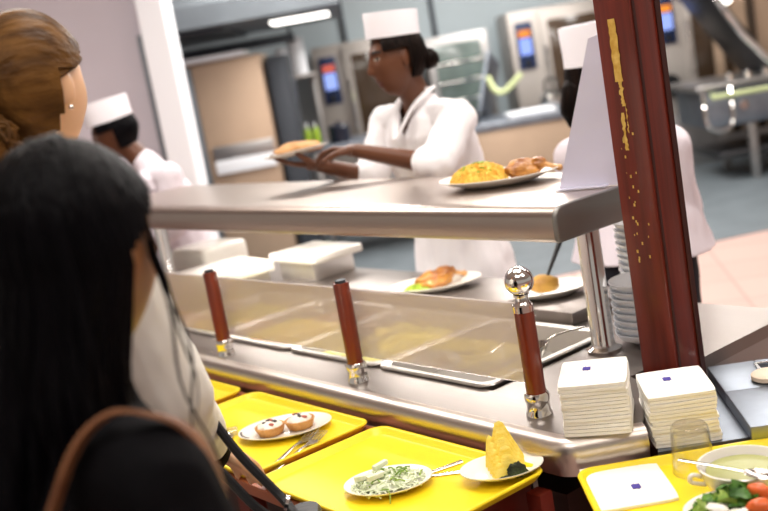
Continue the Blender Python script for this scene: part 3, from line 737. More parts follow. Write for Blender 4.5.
b = nb(); tube(b, [(0, 0, 0), (0, 0, -.045)], .004, 8); build('handle', b, 'dark_metal', t)
b = nb(); lathe(b, [(0.001, -.045), (.009, -.058), (.013, -.075), (.010, -.09), (.001, -.098)], 16); build('head', b, 'dark_metal', t)

# ------------------------------------------------------------------ people
def head_point(p, feat=True, k=1.0):
    x, y, z = p
    X, Y, Z = .075*x, .098*y, .112*z
    if z < 0:
        q = -z
        X *= 1-.30*q**1.6
        Z = .120*z
        Y *= (1-.10*q) if y < 0 else (1-.50*q**1.2)
        if y < 0: Y -= .010*q*(-y)
    else:
        Y *= 1+(.06*z if y > 0 else -.06*z)
    if feat and y < 0:
        g = lambda cx, cz, sx, sz: math.exp(-((abs(X)-cx)/sx)**2-((Z-cz)/sz)**2)
        Y += -.020*g(0, -.026, .012, .014) - .011*g(0, -.004, .009, .022) - .005*g(.011, -.031, .008, .008)
        Y += .009*g(.031, .012, .017, .012)
        Y += -.006*g(.026, .032, .026, .010)
        Y += -.008*g(0, -.060, .022, .007) - .008*g(0, -.074, .020, .007) + .004*g(0, -.067, .024, .003)
        Y += -.010*g(0, -.103, .020, .016) - .003*g(.045, -.022, .02, .02)
    return Vector((X*k, Y*k, Z*k))
def head_sphere(bm, H, u=64, v=48, feat=True, k=1.0, keep=None):
    r = bmesh.ops.create_uvsphere(bm, u_segments=u, v_segments=v, radius=1)
    vs = r['verts']
    for q in vs: q.co = head_point(q.co, feat, k)
    if keep:
        kill = [f for f in {f for q in vs for f in q.link_faces} if not keep(f.calc_center_median())]
        bmesh.ops.delete(bm, geom=kill, context='FACES'); vs = [q for q in vs if q.is_valid]
    bmesh.ops.transform(bm, matrix=H, verts=vs)
    return vs
def head_frame(c, d, pitch=0, roll=0):
    return T(*c) @ RZ(math.atan2(d[1], d[0])+PI/2) @ RX(pitch) @ RY(roll)
def voxel(bm, size, base, name, mats, parent=None, smooth=3, wr=0, wf=14):
    bmesh.ops.recalc_face_normals(bm, faces=bm.faces)
    me = bpy.data.meshes.new('tmp'); bm.to_mesh(me); bm.free()
    o = link(bpy.data.objects.new('tmp', me))
    m = o.modifiers.new('r', 'REMESH'); m.mode = 'VOXEL'; m.voxel_size = size; m.use_smooth_shade = True
    s = o.modifiers.new('s', 'SMOOTH'); s.iterations = smooth; s.factor = .5
    dg = bpy.context.evaluated_depsgraph_get(); dg.update()
    n = bpy.data.meshes.new_from_object(o.evaluated_get(dg), depsgraph=dg)
    bpy.data.objects.remove(o); bpy.data.meshes.remove(me)
    n.name = name
    if wr:
        nrm = [q.normal.copy() for q in n.vertices]; pos = [q.co.copy() for q in n.vertices]; flat = []
        for p, nv in zip(pos, nrm):
            f = noise.noise(Vector((p.x*wf, p.y*wf, p.z*wf*.55)))+.5*noise.noise(Vector((p.x*wf*2.3, p.y*wf*2.3, p.z*wf)))
            flat.extend(p + nv*wr*f)
        n.vertices.foreach_set('co', flat); n.update()
    n.materials.clear()
    for mm in mats: n.materials.append(M[mm])
    for p in n.polygons: p.use_smooth = True
    b0 = Vector(base)
    n.transform(T(*(-b0)))
    ob = link(bpy.data.objects.new(name, n))
    if parent: ob.parent = parent
    else: ob.location = b0
    return ob
def ring(c, L, F, a, b, n=28, e=2.4):
    out = []
    for i in range(n):
        t = 2*PI*i/n; cx, sx = math.cos(t), math.sin(t)
        out.append(Vector(c)+L*a*math.copysign(abs(cx)**(2/e), cx)+F*b*math.copysign(abs(sx)**(2/e), sx))
    return out
def hand(bm, W, D, N, side, curl, s=1.0, thumb=.75):
    D = Vector(D).normalized(); N = Vector(N); N = (N-D*N.dot(D)).normalized(); S = D.cross(N)*side; W = Vector(W)
    capsule(bm, W-D*.01*s, W+D*.03*s, .021*s, .022*s)
    lens = [(.040, .024, .019), (.044, .027, .020), (.041, .025, .019), (.032, .019, .017)]
    for i in range(4):
        k0 = W+S*(.016-.0105*i)*s+D*.012*s; kn = W+D*(.085-.004*abs(i-1))*s+S*(.030-.0200*i)*s
        capsule(bm, k0, kn, .0135*s, .0105*s, 10)
        p = kn; d = D.copy(); ax = d.cross(N).normalized()
        for j, L in enumerate(lens[i]):
            d = (Matrix.Rotation(curl*(.75, 1.0, .75)[j], 4, ax) @ d).normalized()
            if (d.dot(N) < 0) and j == 0 and curl > 0:
                d = (Matrix.Rotation(-2*curl*(.75, 1.0, .75)[j], 4, ax) @ d).normalized(); ax = -ax
            q = p+d*L*s; r = (.0092-.0008*j)*s*(1 if i < 3 else .88)
            capsule(bm, p, q, r, r*.93, 10); p = q
    b0 = W+D*.018*s+S*.020*s; d1 = (D*.55+S*.75+N*.35).normalized(); b1 = b0+d1*.042*s
    d2 = (D*.85+S*.25+N*thumb*.6).normalized(); b2 = b1+d2*.033*s; b3 = b2+(d2+N*.25).normalized()*.026*s
    limb(bm, [b0, b1, b2, b3], [.0155*s, .0125*s, .0105*s, .0085*s], 10)
class Person: pass
def person(label, base, F, hip, waist, chest, shc, neck, headc, hd, pitch, sh, el, wr, hands, skin, group=None, roll=0, vox=.0042, sw=1.0, cat='person', hs=1.0, hz=1.0):
    P = Person(); P.F = F = Vector((F[0], F[1], 0)).normalized(); P.L = L = V3(0, 0, 1).cross(F); P.base = Vector(base)
    P.H = H = head_frame(headc, hd, pitch, roll) @ Matrix.Diagonal((hs, hs, hs*hz, 1)); P.hip, P.waist, P.chest, P.shc, P.neck = map(Vector, (hip, waist, chest, shc, neck))
    P.sh, P.el, P.wr = [[Vector(q) for q in s] for s in (sh, el, wr)]
    P.sw = sw
    P.rings = [(P.hip-V3(0, 0, .10), .155, .105), (P.hip, .168, .118), (P.waist, .128, .092), (P.chest, .150, .112), (P.chest*.4+P.shc*.6, .158, .098), (P.shc, .135, .07), (P.shc+V3(0, 0, .03), .08, .05)]
    b = nb()
    head_sphere(b, H)
    for s in (-1, 1):
        ball(b, (0, 0, 0), 1, mtx=None) if False else None
        e = ball(b, (0, 0, 0), .03, (.28, .62, 1.05), 16, 12); bmesh.ops.transform(b, matrix=H @ T(s*.074, .012, -.002) @ RZ(s*.35) @ RX(-.15), verts=e)
    nk = H @ V3(0, .018, -.055)
    limb(b, [P.shc+V3(0, 0, -.03), P.neck, nk], [.066, .052, .050], 18)
    loft(b, [ring(c, L, F, a*sw-.008, bb-.006) for c, a, bb in P.rings])
    for i in range(2):
        limb(b, [P.shc+(P.sh[i]-P.shc)*.5, P.sh[i], P.el[i], P.wr[i]], [.045, .047, .037, .024])
        D, N, side, cu = hands[i][:4]; hand(b, P.wr[i], D, N, side, cu, .95)
        s = (1, -1)[i]
        hp = P.hip+L*.085*s; kn = Vector((hp.x*.5+(P.base+L*.09*s).x*.5, hp.y*.5+(P.base+L*.09*s).y*.5, .48))+F*.02; an = P.base+L*.09*s+V3(0, 0, .09)
        limb(b, [hp, kn, an], [.078, .052, .036]); limb(b, [an-V3(0, 0, .035), an+F*.13-V3(0, 0, .055)], [.036, .028])
        if i == 0: P.legs = []
        P.legs.append((hp, kn, an))
    P.body = o = voxel(b, vox, base, 'person', [skin, 'eye_white', 'eye_dark', 'skin_dark_lip' if skin == 'skin_dark' else 'lip_rose', 'brow_black'], smooth=2)
    Hi = H.inverted(); b0 = Vector(base)
    me = o.data
    for p in me.polygons:
        q = Hi @ (p.center+b0)
        if q.y > -.05 or abs(q.z) > .1 or abs(q.x) > .07: continue
        ax = abs(q.x)-.031
        if (ax/.0135)**2+((q.z-.012)/.0055)**2 < 1: p.material_index = 2 if (ax/.0062)**2+((q.z-.012)/.0062)**2 < 1 else 1
        elif (abs(q.x)/.023)**2+((q.z+.067)/.0125)**2 < 1: p.material_index = 3
        elif (ax/.021)**2+((q.z-.031-.004*(1-(ax/.021)**2))/.0042)**2 < 1: p.material_index = 4
    tag(o, label, cat, group)
    return P
def garment(P, name, m, top=True, sleeve=(1.6, 1.6), off=.014, slr=(.058, .050, .036), low=-.10, flare=.02, vox=.006, vneck=None, wr=.006, neckr=None):
    b = nb()
    rg = [(c, a, bb) for c, a, bb in P.rings]
    rg[0] = (P.hip+V3(0, 0, low), .158+flare, .115+flare)
    loft(b, [ring(c, P.L, P.F, a*P.sw+off, bb+off) for c, a, bb in rg])
    if neckr: limb(b, [P.shc+V3(0, 0, .0), P.neck+V3(0, 0, .005)], [.08, neckr], 18)
    for i in range(2):
        t = sleeve[i]; pts = [P.shc+(P.sh[i]-P.shc)*.4, P.sh[i]]; rr = [slr[0], slr[0]]
        if t <= 1: pts.append(P.sh[i].lerp(P.el[i], t)); rr.append(slr[1]+.006)
        else: pts += [P.el[i], P.el[i].lerp(P.wr[i], t-1)]; rr += [slr[1], slr[1]+(slr[2]-slr[1])*(t-1)]
        limb(b, pts, rr)
    o = voxel(b, vox, P.base, name, [m], P.body, 4, wr)
    if vneck:
        bm = bmesh.new(); bm.from_mesh(o.data)
        w, h, z0 = vneck; kill = []
        for f in bm.faces:
            c = f.calc_center_median()+P.base; d = c-P.neck
            u = d.dot(P.L); q = d.dot(P.F); hh = z0+(-h)*(1-abs(u)/w) if abs(u) < w else 9
            if q > .0 and abs(u) < w and d.z > hh: kill.append(f)
            elif d.z > z0+.0 and abs(u) < w*.9: kill.append(f)
        bmesh.ops.delete(bm, geom=kill, context='FACES'); bm.to_mesh(o.data); bm.free()
    return o
def trousers(P, m, shoe='shoe_black'):
    b = nb(); loft(b, [ring(c, P.L, P.F, a, bb) for c, a, bb in ((P.hip-V3(0, 0, .11), .165, .12), (P.hip+V3(0, 0, .02), .172, .124), (P.hip+V3(0, 0, .07), .15, .112))])
    for hp, kn, an in P.legs: limb(b, [hp, kn, an], [.092, .068, .062])
    voxel(b, .009, P.base, 'trousers', [m], P.body, 3, .004)
    for hp, kn, an in P.legs:
        b = nb(); c = Vector((an.x, an.y, 0)); y = P.F
        loft(b, [[c+y*(t-.07)+P.L*w*q+V3(0, 0, z) for q, z in ((-1, .0), (1, .0), (1, hh*.7), (.5, hh), (-.5, hh), (-1, hh*.7))] for t, w, hh in ((0, .03, .07), (.04, .04, .10), (.10, .042, .09), (.17, .047, .06), (.235, .042, .045), (.26, .02, .03))])
        o = build('shoe', b, shoe, P.body); o.data.transform(T(*(-P.base)))
def child(P, name, bm, m, smooth=True, ang=50):
    o = build(name, bm, m, P.body, smooth, ang); o.data.transform(T(*(-P.base))); return o
def hat(P, h=.095, r=(.083, .104), z=.052, tilt=-.10, m='hat_paper', flare=1.04):
    mt = P.H @ T(0, .004, z) @ RX(tilt)
    b = nb(); lathe(b, [(1.0, 0), (1.012, 0), (1.012+.004, .02), (flare, h*.93), (flare-.01, h), (.9, h-.004), (.55, h-.014), (0, h-.018)], 40, mt, r[0], r[1], False); 
    o = child(P, 'paper_hat', b, m); md = o.modifiers.new('thick', 'SOLIDIFY'); md.thickness = .0015
    b = nb(); lathe(b, [(1.014, -.001), (1.026, -.001), (1.03, .028), (1.018, .028)], 40, mt, r[0], r[1], False)
    o.parent = P.body; bnd = child(P, 'hat_band', b, m); md = bnd.modifiers.new('thick', 'SOLIDIFY'); md.thickness = .001
    b = nb()
    box(b, -.002, .002, -r[1]*1.03, r[1]*1.03, h-.010, h+.002, .001, 1, mt); child(P, 'hat_fold', b, m)
def hair_cap(P, keep, k=1.07, m='hair_chef', extra=None, strands=None):
    b = nb(); vs = head_sphere(b, P.H, 64, 48, False, k, keep)
    bmesh.ops.solidify(b, geom=list(b.faces), thickness=-.010)
    if extra: extra(b)
    if strands: strands(b)
    return child(P, 'hair', b, m)
def surf(phi, th, k):   # head local: phi 0 = back, +90 = local +x ; th polar from crown
    return head_point((math.sin(phi)*math.sin(th), math.cos(phi)*math.sin(th), math.cos(th)), False, k)

# --- server handing over a plate
down = ((0, 0, -1), (0, 0, 0))
chef = person('woman server in white jacket and white paper hat holding out a plate over the shelf', (-2.86, 2.50, 0), (-.12, -.99),
    (-2.84, 2.47, .88), (-2.83, 2.44, 1.06), (-2.82, 2.40, 1.24), (-2.81, 2.375, 1.39), (-2.80, 2.345, 1.45), (-2.785, 2.275, 1.596), (-.36, -.93), .05,
    [(-2.61, 2.345, 1.372), (-3.02, 2.37, 1.378)], [(-2.565, 2.185, 1.250), (-2.97, 2.225, 1.21)], [(-2.835, 2.085, 1.325), (-3.025, 2.055, 1.290)],
    [((-.93, -.30, .12), (-.25, -.35, -.9), 1, .42), ((-.45, -.75, .18), (0, .1, 1), -1, .22)], 'skin_dark', vox=.0036, sw=1.12, hs=.93, hz=1.10)
garment(chef, 'white_jacket', 'coat_white', sleeve=(1.10, 1.08), off=.020, slr=(.064, .060, .050), low=-.16, vneck=(.062, .125, .012), neckr=.066, wr=.008)
trousers(chef, 'trouser_blue')
hat(chef, .080, (.074, .096), .070)
hair_cap(chef, lambda c: (c.y > .022 and c.z > -.062) or (c.z > .030 and c.y > -.060), 1.06, 'hair_chef', lambda b: blob(b, chef.H @ V3(0, .118, -.022), .036, (1, .9, 1), .2, 4))
for s in (1, -1):
    b = nb(); Lh, Fh = chef.L*s, chef.F
    c0 = chef.neck
    pts = curve([c0-Fh*.055+Lh*.012+V3(0, 0, .028), c0+Lh*.062-Fh*.01+V3(0, 0, .024), c0+Lh*.052+Fh*.055-V3(0, 0, .02), c0+Lh*.004+Fh*.112-V3(0, 0, .118)], 16)
    tube(b, pts, [.020]*10+[.019, .018, .017, .016, .015, .013, .010], 10, .32, tuple(Fh*.4+V3(0, 0, 1)))
    child(chef, 'collar', b, 'coat_white')
# plate she holds with a round of pastry on it
PH = Vector((-3.07, 2.005, 1.335))
hp_ = oval_plate('white plate held out by the woman server above the shelf', .115, .095, PH, KR, 'plates', h=.016); hp_.rotation_euler = (A(-3), A(-4), KR)
random.seed(3); b = nb(); blob(b, (0, 0, .014), .072, (1.15, .8, .36), .2, 4, u=28, v=16)
for q in b.verts: q.co.z = max(q.co.z, .0005)
o = build('omelette', b, 'bread_tan'); at(o, PH+V3(.01, .005, .006), KR); tag(o, 'tan folded omelette on the plate held by the server', 'omelette')

# --- cook half hidden behind the pillar
wk = person('cook with white hat and dark hair standing behind the brown pillar, turned away', (-2.18, 2.64, 0), (-.28, .96),
    (-2.17, 2.635, .99), (-2.17, 2.63, 1.07), (-2.175, 2.63, 1.14), (-2.185, 2.62, 1.205), (-2.20, 2.615, 1.27), (-2.215, 2.60, 1.43), (.35, .93), .10,
    [(-2.35, 2.575, 1.19), (-2.04, 2.665, 1.19)], [(-2.375, 2.60, .97), (-2.045, 2.70, .99)], [(-2.30, 2.76, .95), (-2.20, 2.80, .96)],
    [((.2, .6, .5), (0, 0, -1), 1, .3), ((-.7, .4, .3), (0, 0, -1), -1, .3)], 'skin_brown', vox=.006)
garment(wk, 'white_coat', 'coat_pink', sleeve=(1.7, 1.7), off=.022, slr=(.064, .058, .048), low=-.13, flare=.045, neckr=.066, wr=.007)
trousers(wk, 'trouser_dark')
hat(wk, .135, (.084, .106), .035, -.12)
hair_cap(wk, lambda c: (c.y > .0 and c.z > -.09) or (c.z > .030 and c.y > -.060), 1.08, 'hair_chef', lambda b: limb(b, [wk.H @ V3(0, .09, -.03), wk.H @ V3(0, .105, -.09), wk.H @ V3(0, .10, -.13)], [.04, .035, .02]))
# --- second server far left, bending
c2 = person('server far behind at left in pale coat and white hat with bowed head', (-4.47, 2.22, 0), (-.35, -.93),
    (-4.46, 2.24, .86), (-4.46, 2.23, 1.02), (-4.46, 2.19, 1.15), (-4.475, 2.14, 1.27), (-4.49, 2.12, 1.325), (-4.565, 2.035, 1.492), (-.55, -.83), .22,
    [(-4.29, 2.12, 1.265), (-4.66, 2.18, 1.265)], [(-4.28, 2.10, 1.06), (-4.70, 2.10, 1.06)], [(-4.40, 2.0, .96), (-4.64, 1.98, .96)],
    [((-.4, -.7, -.2), (0, 0, -1), 1, .3), ((.3, -.8, -.2), (0, 0, -1), -1, .3)], 'skin_dark', vox=.0065)
garment(c2, 'pale_coat', 'coat_pink', sleeve=(1.5, 1.5), off=.022, slr=(.064, .058, .05), low=-.14, neckr=.066)
trousers(c2, 'trouser_dark')
hat(c2, .10)
hair_cap(c2, lambda c: (c.y > .010 and c.z > -.07) or (c.z > .015 and c.y > -.058), 1.10, 'hair_black')
# --- brown haired woman in white
bl = person('woman with brown hair tied back and white shirt reaching to her tray, seen from behind', (-1.70, .60, 0), (-.20, 1),
    (-1.70, .59, .92), (-1.70, .59, 1.09), (-1.70, .60, 1.26), (-1.70, .60, 1.39), (-1.70, .61, 1.455), (-1.70, .635, 1.648), (-.50, .87), .06,
    [(-1.885, .61, 1.375), (-1.515, .62, 1.375)], [(-1.93, .62, 1.10), (-1.555, .695, 1.135)], [(-1.98, .80, 1.0), (-1.80, .845, .935)],
    [((.1, .9, -.2), (0, 0, -1), 1, .35), ((-.25, .85, -.55), (.2, -.3, -.9), -1, .35)], 'skin_light', vox=.005)
garment(bl, 'white_shirt', 'shirt_white', sleeve=(1.9, 1.93), off=.018, slr=(.066, .064, .046), low=-.12, neckr=.062, wr=.006)
trousers(bl, 'trouser_blue')
random.seed(11)
def bl_strands(b):
    bun = V3(0, .112, -.075)
    for k in range(150):
        ph = A(random.uniform(-128, 128)); th0 = A(random.uniform(8, 72)) if abs(ph) > 1.2 else A(random.uniform(5, 60))
        pts = []
        for i in range(13):
            t = i/12; th = th0+(A(112)-th0)*t; pp = ph*(1-t)**1.15
            s = surf(pp, th, 1.115+random.uniform(-.004, .004)); s = s.lerp(bun, max(0, t-.78)/.22*.75); pts.append(bl.H @ s)
        tube(b, pts, [.0046-.0012*abs(i/6-1) for i in range(13)], 6)
    blob(b, bl.H @ bun, .046, (1, .9, 1), .25, 5)
    for k in range(26):
        r = random.uniform(.034, .047); a0 = random.uniform(0, 6); tl = random.uniform(-1.2, 1.2)
        tube(b, [bl.H @ (bun+RX(tl) @ V3(r*math.cos(a0+i*.3), .015*math.sin(i), r*math.sin(a0+i*.3))) for i in range(12)], .004, 6)
hair_cap(bl, lambda c: (c.y > .030 and c.z > -.098) or (c.z > .022+max(0, -c.y)*.8), 1.085, 'hair_brown', None, bl_strands)
b = nb(); ball(b, bl.H @ V3(.080, .012, -.036), .004); o = child(bl, 'earring', b, 'chrome')
b = nb(); ball(b, bl.H @ V3(-.080, .012, -.036), .004); o = child(bl, 'earring', b, 'chrome')
# --- dark haired woman in black
dk = person('woman with long black hair and black jacket in the foreground, seen from behind', (-1.165, .40, 0), (.08, 1),
    (-1.165, .40, .80), (-1.165, .40, .96), (-1.165, .405, 1.12), (-1.16, .40, 1.235), (-1.16, .405, 1.285), (-1.153, .440, 1.448), (-.36, .93), .06,
    [(-1.335, .40, 1.215), (-.985, .395, 1.225)], [(-1.39, .42, .95), (-.925, .44, .95)], [(-1.39, .50, .72), (-.93, .52, .72)],
    [((0, .2, -1), (1, 0, 0), 1, .4), ((0, .2, -1), (-1, 0, 0), -1, .4)], 'skin_brown', vox=.0045, sw=.95)
garment(dk, 'black_jacket', 'black_cloth', sleeve=(1.92, 1.92), off=.020, slr=(.066, .058, .042), low=-.10, neckr=.064, wr=.006)
trousers(dk, 'trouser_dark')
random.seed(5)
def dk_strands(b):
    for k in range(430):
        ph = A(random.uniform(-122, 122)); front = abs(ph) > A(84)
        if A(86) < abs(ph) < A(100): ph = math.copysign(A(random.uniform(50, 86)), ph); front = False
        front = abs(ph) > A(99)
        if front and random.random() < .93: continue
        thin = .35 if front else 1
        kk = 1.13+random.uniform(-.03, .07); th0 = A(random.uniform(2, 40)); pts = []; rad = []
        for i in range(10):
            t = i/9; th = th0+(A(96)-th0)*t; pts.append(dk.H @ surf(ph*(.85+.15*t), th, kk)); rad.append(.0062*(.5 if front else 1))
        p = pts[-1].copy(); c = dk.H @ V3(0, .0, 0); outw = (p-c); outw.z = 0; outw.normalize()
        L = random.uniform(.30, .46) if not front else random.uniform(.16, .34); n = 13; w1 = random.uniform(0, 6); w2 = random.uniform(.008, .022)
        back = -dk.F
        for i in range(1, n+1):
            t = i/n
            sh = outw*(.012*math.sin(t*PI))+back*(.10*min(1, max(0, -outw.dot(dk.F)+.25))*t*.55)+Vector((math.sin(w1+t*9), math.cos(w1*1.7+t*8), 0))*w2*t
            if not front and t < .55: sh += (back*.04-outw*.020)*math.sin(t/.55*PI/2)*(1 if abs(ph) > .9 else 0)
            pts.append(p+V3(0, 0, -L*t)+sh); rad.append(.0068*thin*(1-.75*t**2))
        tube(b, pts, rad, 6, .75)
def dk_mass(b):
    pass
hair_cap(dk, lambda c: (c.y > .022 and c.z > -.10) or (c.z > .0+max(0, -c.y)*.9), 1.08, 'hair_black', None, dk_strands)
b = nb()
rings = []
back = -dk.F
for z, hw, hd_, off in ((1.50, .012, .010, .035), (1.485, .040, .030, .040), (1.45, .060, .042, .045), (1.38, .075, .045, .058), (1.33, .085, .045, .075), (1.28, .095, .045, .10), (1.18, .105, .035, .135), (1.08, .10, .03, .14), (1.0, .08, .02, .14), (.985, .05, .01, .14)):
    rings.append(ring(Vector((dk.neck.x, dk.neck.y, z))+back*off, dk.L, dk.F, hw, hd_, 24, 2))
loft(b, rings); child(dk, 'hair_length', b, 'hair_black')
b = nb()
for k in range(4): ball(b, dk.H @ (surf(A(52+k*4), A(58+k*2), 1.19)), .0035, u=8, v=6)
child(dk, 'hair_clip', b, 'chrome')
# bag straps
def ribbon(b, pts, w, th, n=40, side=None):
    P_ = curve(pts, n); rings = []
    for i, p in enumerate(P_):
        d = (P_[min(i+1, n)]-P_[max(i-1, 0)]).normalized(); s = (side - d*side.dot(d)).normalized(); nn = d.cross(s)
        rings.append([p+s*w*a+nn*th*c for a, c in ((-1, -1), (1, -1), (1, 1), (-1, 1))])
    loft(b, rings)
BG = Vector((-.975, .135, .74))
t = thing('shoulder_bag', 'brown leather bag hanging by its strap from the right shoulder of the black haired woman', 'bag', BG)
b = nb(); rr_loft(b, [(.15, .045, .03, 0), (.16, .055, .035, .02), (.155, .05, .035, .16), (.14, .035, .03, .215), (.138, .03, .03, .22)]); build('bag_body', b, 'brown_leather', t)
b = nb(); ribbon(b, [Vector(q)-BG for q in [(-1.06, .14, .94), (-1.035, .235, 1.10), (-1.010, .300, 1.225), (-1.002, .338, 1.285), (-.990, .375, 1.308), (-.970, .408, 1.298), (-.972, .440, 1.270), (-.995, .472, 1.215), (-1.015, .492, 1.10), (-1.0, .51, 1.0), (-.86, .50, .96), (-.835, .40, .94), (-.845, .24, .93), (-.88, .14, .93)]], .012, .0022, 60, V3(.6, -.5, .3)); o = build('strap', b, 'brown_leather', t, True, 30)
BB = Vector((-1.52, .865, .61))
t = thing('handbag', 'black handbag hanging by thin black handles from the arm in the white sleeve', 'bag', BB, A(-35))
b = nb(); rr_loft(b, [(.095, .035, .03, 0), (.10, .042, .035, .02), (.098, .04, .035, .18), (.092, .028, .025, .235), (.09, .024, .022, .24)]); build('bag_body', b, 'black_leather', t)
BI = RZ(A(35))
b = nb(); tube(b, curve([BI @ (Vector(q)-BB) for q in [(-1.47, .850, .835), (-1.549, .851, .89), (-1.60, .812, .979), (-1.645, .78, 1.075), (-1.668, .752, 1.118), (-1.685, .722, 1.085), (-1.655, .738, 1.02), (-1.615, .775, .962), (-1.577, .812, .885), (-1.56, .86, .835)]], 60), .0085, 8); build('handle', b, 'black_leather', t)
b = nb(); lathe(b, [(.010, -.003), (.014, -.003), (.014, .003), (.010, .003), (.010, -.003)], 20, T(*(BI @ (Vector((-1.545, .853, .885))-BB))) @ RX(1.2), 1, 1, False); build('ring_buckle', b, 'chrome', t)
b = nb(); capsule(b, bl.el[1].lerp(bl.wr[1], .86), bl.el[1].lerp(bl.wr[1], .97), .053, .050, 20); child(bl, 'cuff', b, 'black_cloth')

# ------------------------------------------------------------------ kitchen behind (kitchen frame: local x = u, local y = v)
def kthing(name, label, cat, u, v, group=None, z=0): return thing(name, label, cat, K(u, v, z), KR, group)
def kpart(t, name, m, *boxes, bev=.01, smooth=True):
    b = nb()
    for bx in boxes: box(b, *bx, bev)
    return build(name, b, m, t, smooth, 30)
def oven(u, v, label, w=.95, disp='display_orange'):
    t = kthing('combi_oven', label, 'oven', u, v, 'steel ovens with blue control panels')
    kpart(t, 'body', 'steel_grey', (0, w, .02, .8, .55, 1.83), bev=.015)
    kpart(t, 'stand', 'steel_soft', (.02, w-.02, .05, .75, 0, .55))
    c = kpart(t, 'control_panel', 'panel_navy', (.06, .23, -.004, .02, 1.26, 1.72), bev=.004)
    kpart(c, 'display', disp, (.085, .205, -.008, -.0045, 1.575, 1.64), bev=.001, smooth=False)
    kpart(c, 'screen', 'screen_blue', (.085, .205, -.008, -.0045, 1.40, 1.56), bev=.001, smooth=False)
    b = nb(); lathe(b, [(0, 0), (.035, 0), (.032, .03), (0, .03)], 20, T(.145, -.004, 1.32) @ RX(PI/2)); build('dial', b, 'black_plastic', c)
    d = kpart(t, 'door', 'steel_grey', (.30, w-.01, -.03, .02, .62, 1.80), bev=.01)
    kpart(d, 'window', 'oven_glass', (.38, w-.09, -.034, -.0305, .74, 1.70), bev=.002)
    b = nb(); tube(b, [(.33, -.032, .95), (.33, -.07, .97), (.33, -.07, 1.45), (.33, -.032, 1.47)], .014, 8); build('handle', b, 'chrome', d)
    return t
oven(-.36, 10.7, 'steel oven with blue control panel behind the server, leftmost of three', 1.0, 'display_pink')
oven(1.60, 10.7, 'steel oven with blue control panel between the server and the pillar', 1.0)
oven(3.01, 10.7, 'steel oven with blue control panel right of the pillar', 1.25)
t = kthing('glass_cabinet', 'grey steel cabinet with glass door behind the server at right', 'cabinet', .74, 10.4)
kpart(t, 'body', 'steel_soft', (0, .60, .03, .8, .1, 1.72)); d = kpart(t, 'door', 'steel_soft', (0, .60, -.02, .028, .85, 1.72))
kpart(d, 'window', 'fridge_glass', (.07, .53, -.024, -.0205, .93, 1.64), bev=.002)
for k in range(3): kpart(t, 'shelf_bar', 'chrome', (.08, .52, -.03, -.0245, 1.08+.18*k, 1.10+.18*k), bev=.002)
t = kthing('tall_cabinet', 'tall tan steel cabinet with white top edge left of the server', 'cabinet', -1.30, 8.5)
kpart(t, 'body', 'steel_tan', (.0, .62, .02, .8, .05, 1.82))
d = kpart(t, 'door', 'steel_tan', (.07, .61, -.02, .018, .1, 1.80))
kpart(t, 'top_edge', 'white_paint', (-.04, .50, -.05, .5, 1.825, 1.865))
kpart(t, 'hinge_strip', 'grey_metal', (0.0, .065, -.015, .018, .1, 1.80))
for z, m, nm in ((1.05, 'white_paint', 'lower_panel'), (1.16, 'steel_soft', 'middle_panel')):
    kpart(t, nm, m, (.12, .60, -.06, -.021, z-.11, z), bev=.006)
t = kthing('dark_panel_unit', 'dark grey upright kitchen unit right of the tan cabinet', 'cabinet', -.655, 8.55)
kpart(t, 'body', 'dark_metal', (0, .17, 0, .7, 0, 1.78)); kpart(t, 'door', 'dark_metal', (.012, .158, -.012, -.001, .2, 1.74))
t = kthing('extraction_hood', 'grey steel extraction hood hanging over the kitchen at top left', 'hood', -2.2, 8.0)
b = nb()
loft(b, [[Vector((x0, y0, z)), Vector((x1, y0, z)), Vector((x1, y1, z)), Vector((x0, y1, z))] for x0, x1, y0, y1, z in ((-.9, 2.2, 0, 2.4, 2.06), (-.9, 2.2, 0, 2.4, 2.22), (-.5, 1.9, .4, 2.2, 3.09))]); build('canopy', b, 'grey_metal', t, False)
kpart(t, 'filter_panel', 'dark_metal', (-.8, 1.3, .2, 2.2, 2.03, 2.059), bev=.004); 
kpart(t, 'lamp', 'lamp_white', (1.62, 2.10, .9, 1.3, 2.04, 2.059), bev=.004, smooth=False)
t = kthing('hood_rail', 'dark rail with hanging pots below the grey hood', 'rail', -1.2, 9.8)
kpart(t, 'rail', 'dark_metal', (-.6, .75, 0, .05, 1.90, 1.98), bev=.01)
for x in (-.5, .7): kpart(t, 'bracket', 'dark_metal', (x, x+.03, .01, .04, 1.981, 2.029), bev=.004)
for k, (u, r, h, m, lb) in enumerate([(-.46, .075, .34, 'white_paint', 'tall white canister on the wall shelf between cabinet and oven'), (-.60, .06, .12, 'white_paint', 'small white jar on the wall shelf beside the tall canister')]):
    z = 1.60 if k == 0 else 1.76
    b = nb(); lathe(b, [(0, 0), (r, 0), (r, h*.9), (r*.8, h), (0, h)], 24); o = build('canister', b, m); at(o, K(u, 10.0, 1.602 if k == 0 else 1.602)); 
    if k == 1: o.scale = (1, 1, 2.2)
    tag(o, lb, 'canister')
t = kthing('wall_shelf', 'narrow steel wall shelf carrying white canisters', 'shelf', -.8, 9.9)
kpart(t, 'board', 'steel_soft', (-.2, .48, 0, .25, 1.57, 1.60), bev=.004)
for x in (-.15, .42): kpart(t, 'upright', 'steel_soft', (x, x+.04, .20, .24, 0, 1.569), bev=.004)
t = kthing('work_table', 'steel work table with bottles behind the held plate', 'table', -.28, 9.0)
kpart(t, 'table_top', 'steel_blue', (-.19, 1.10, 0, .7, .94, .98), bev=.006); kpart(t, 'lower_shelf', 'steel_soft', (-.15, 1.06, .04, .66, .28, .31), bev=.004)
for x in (-.15, 1.02):
    for y in (.04, .62): kpart(t, 'leg', 'steel_soft', (x, x+.04, y, y+.04, 0, .939), bev=.004)
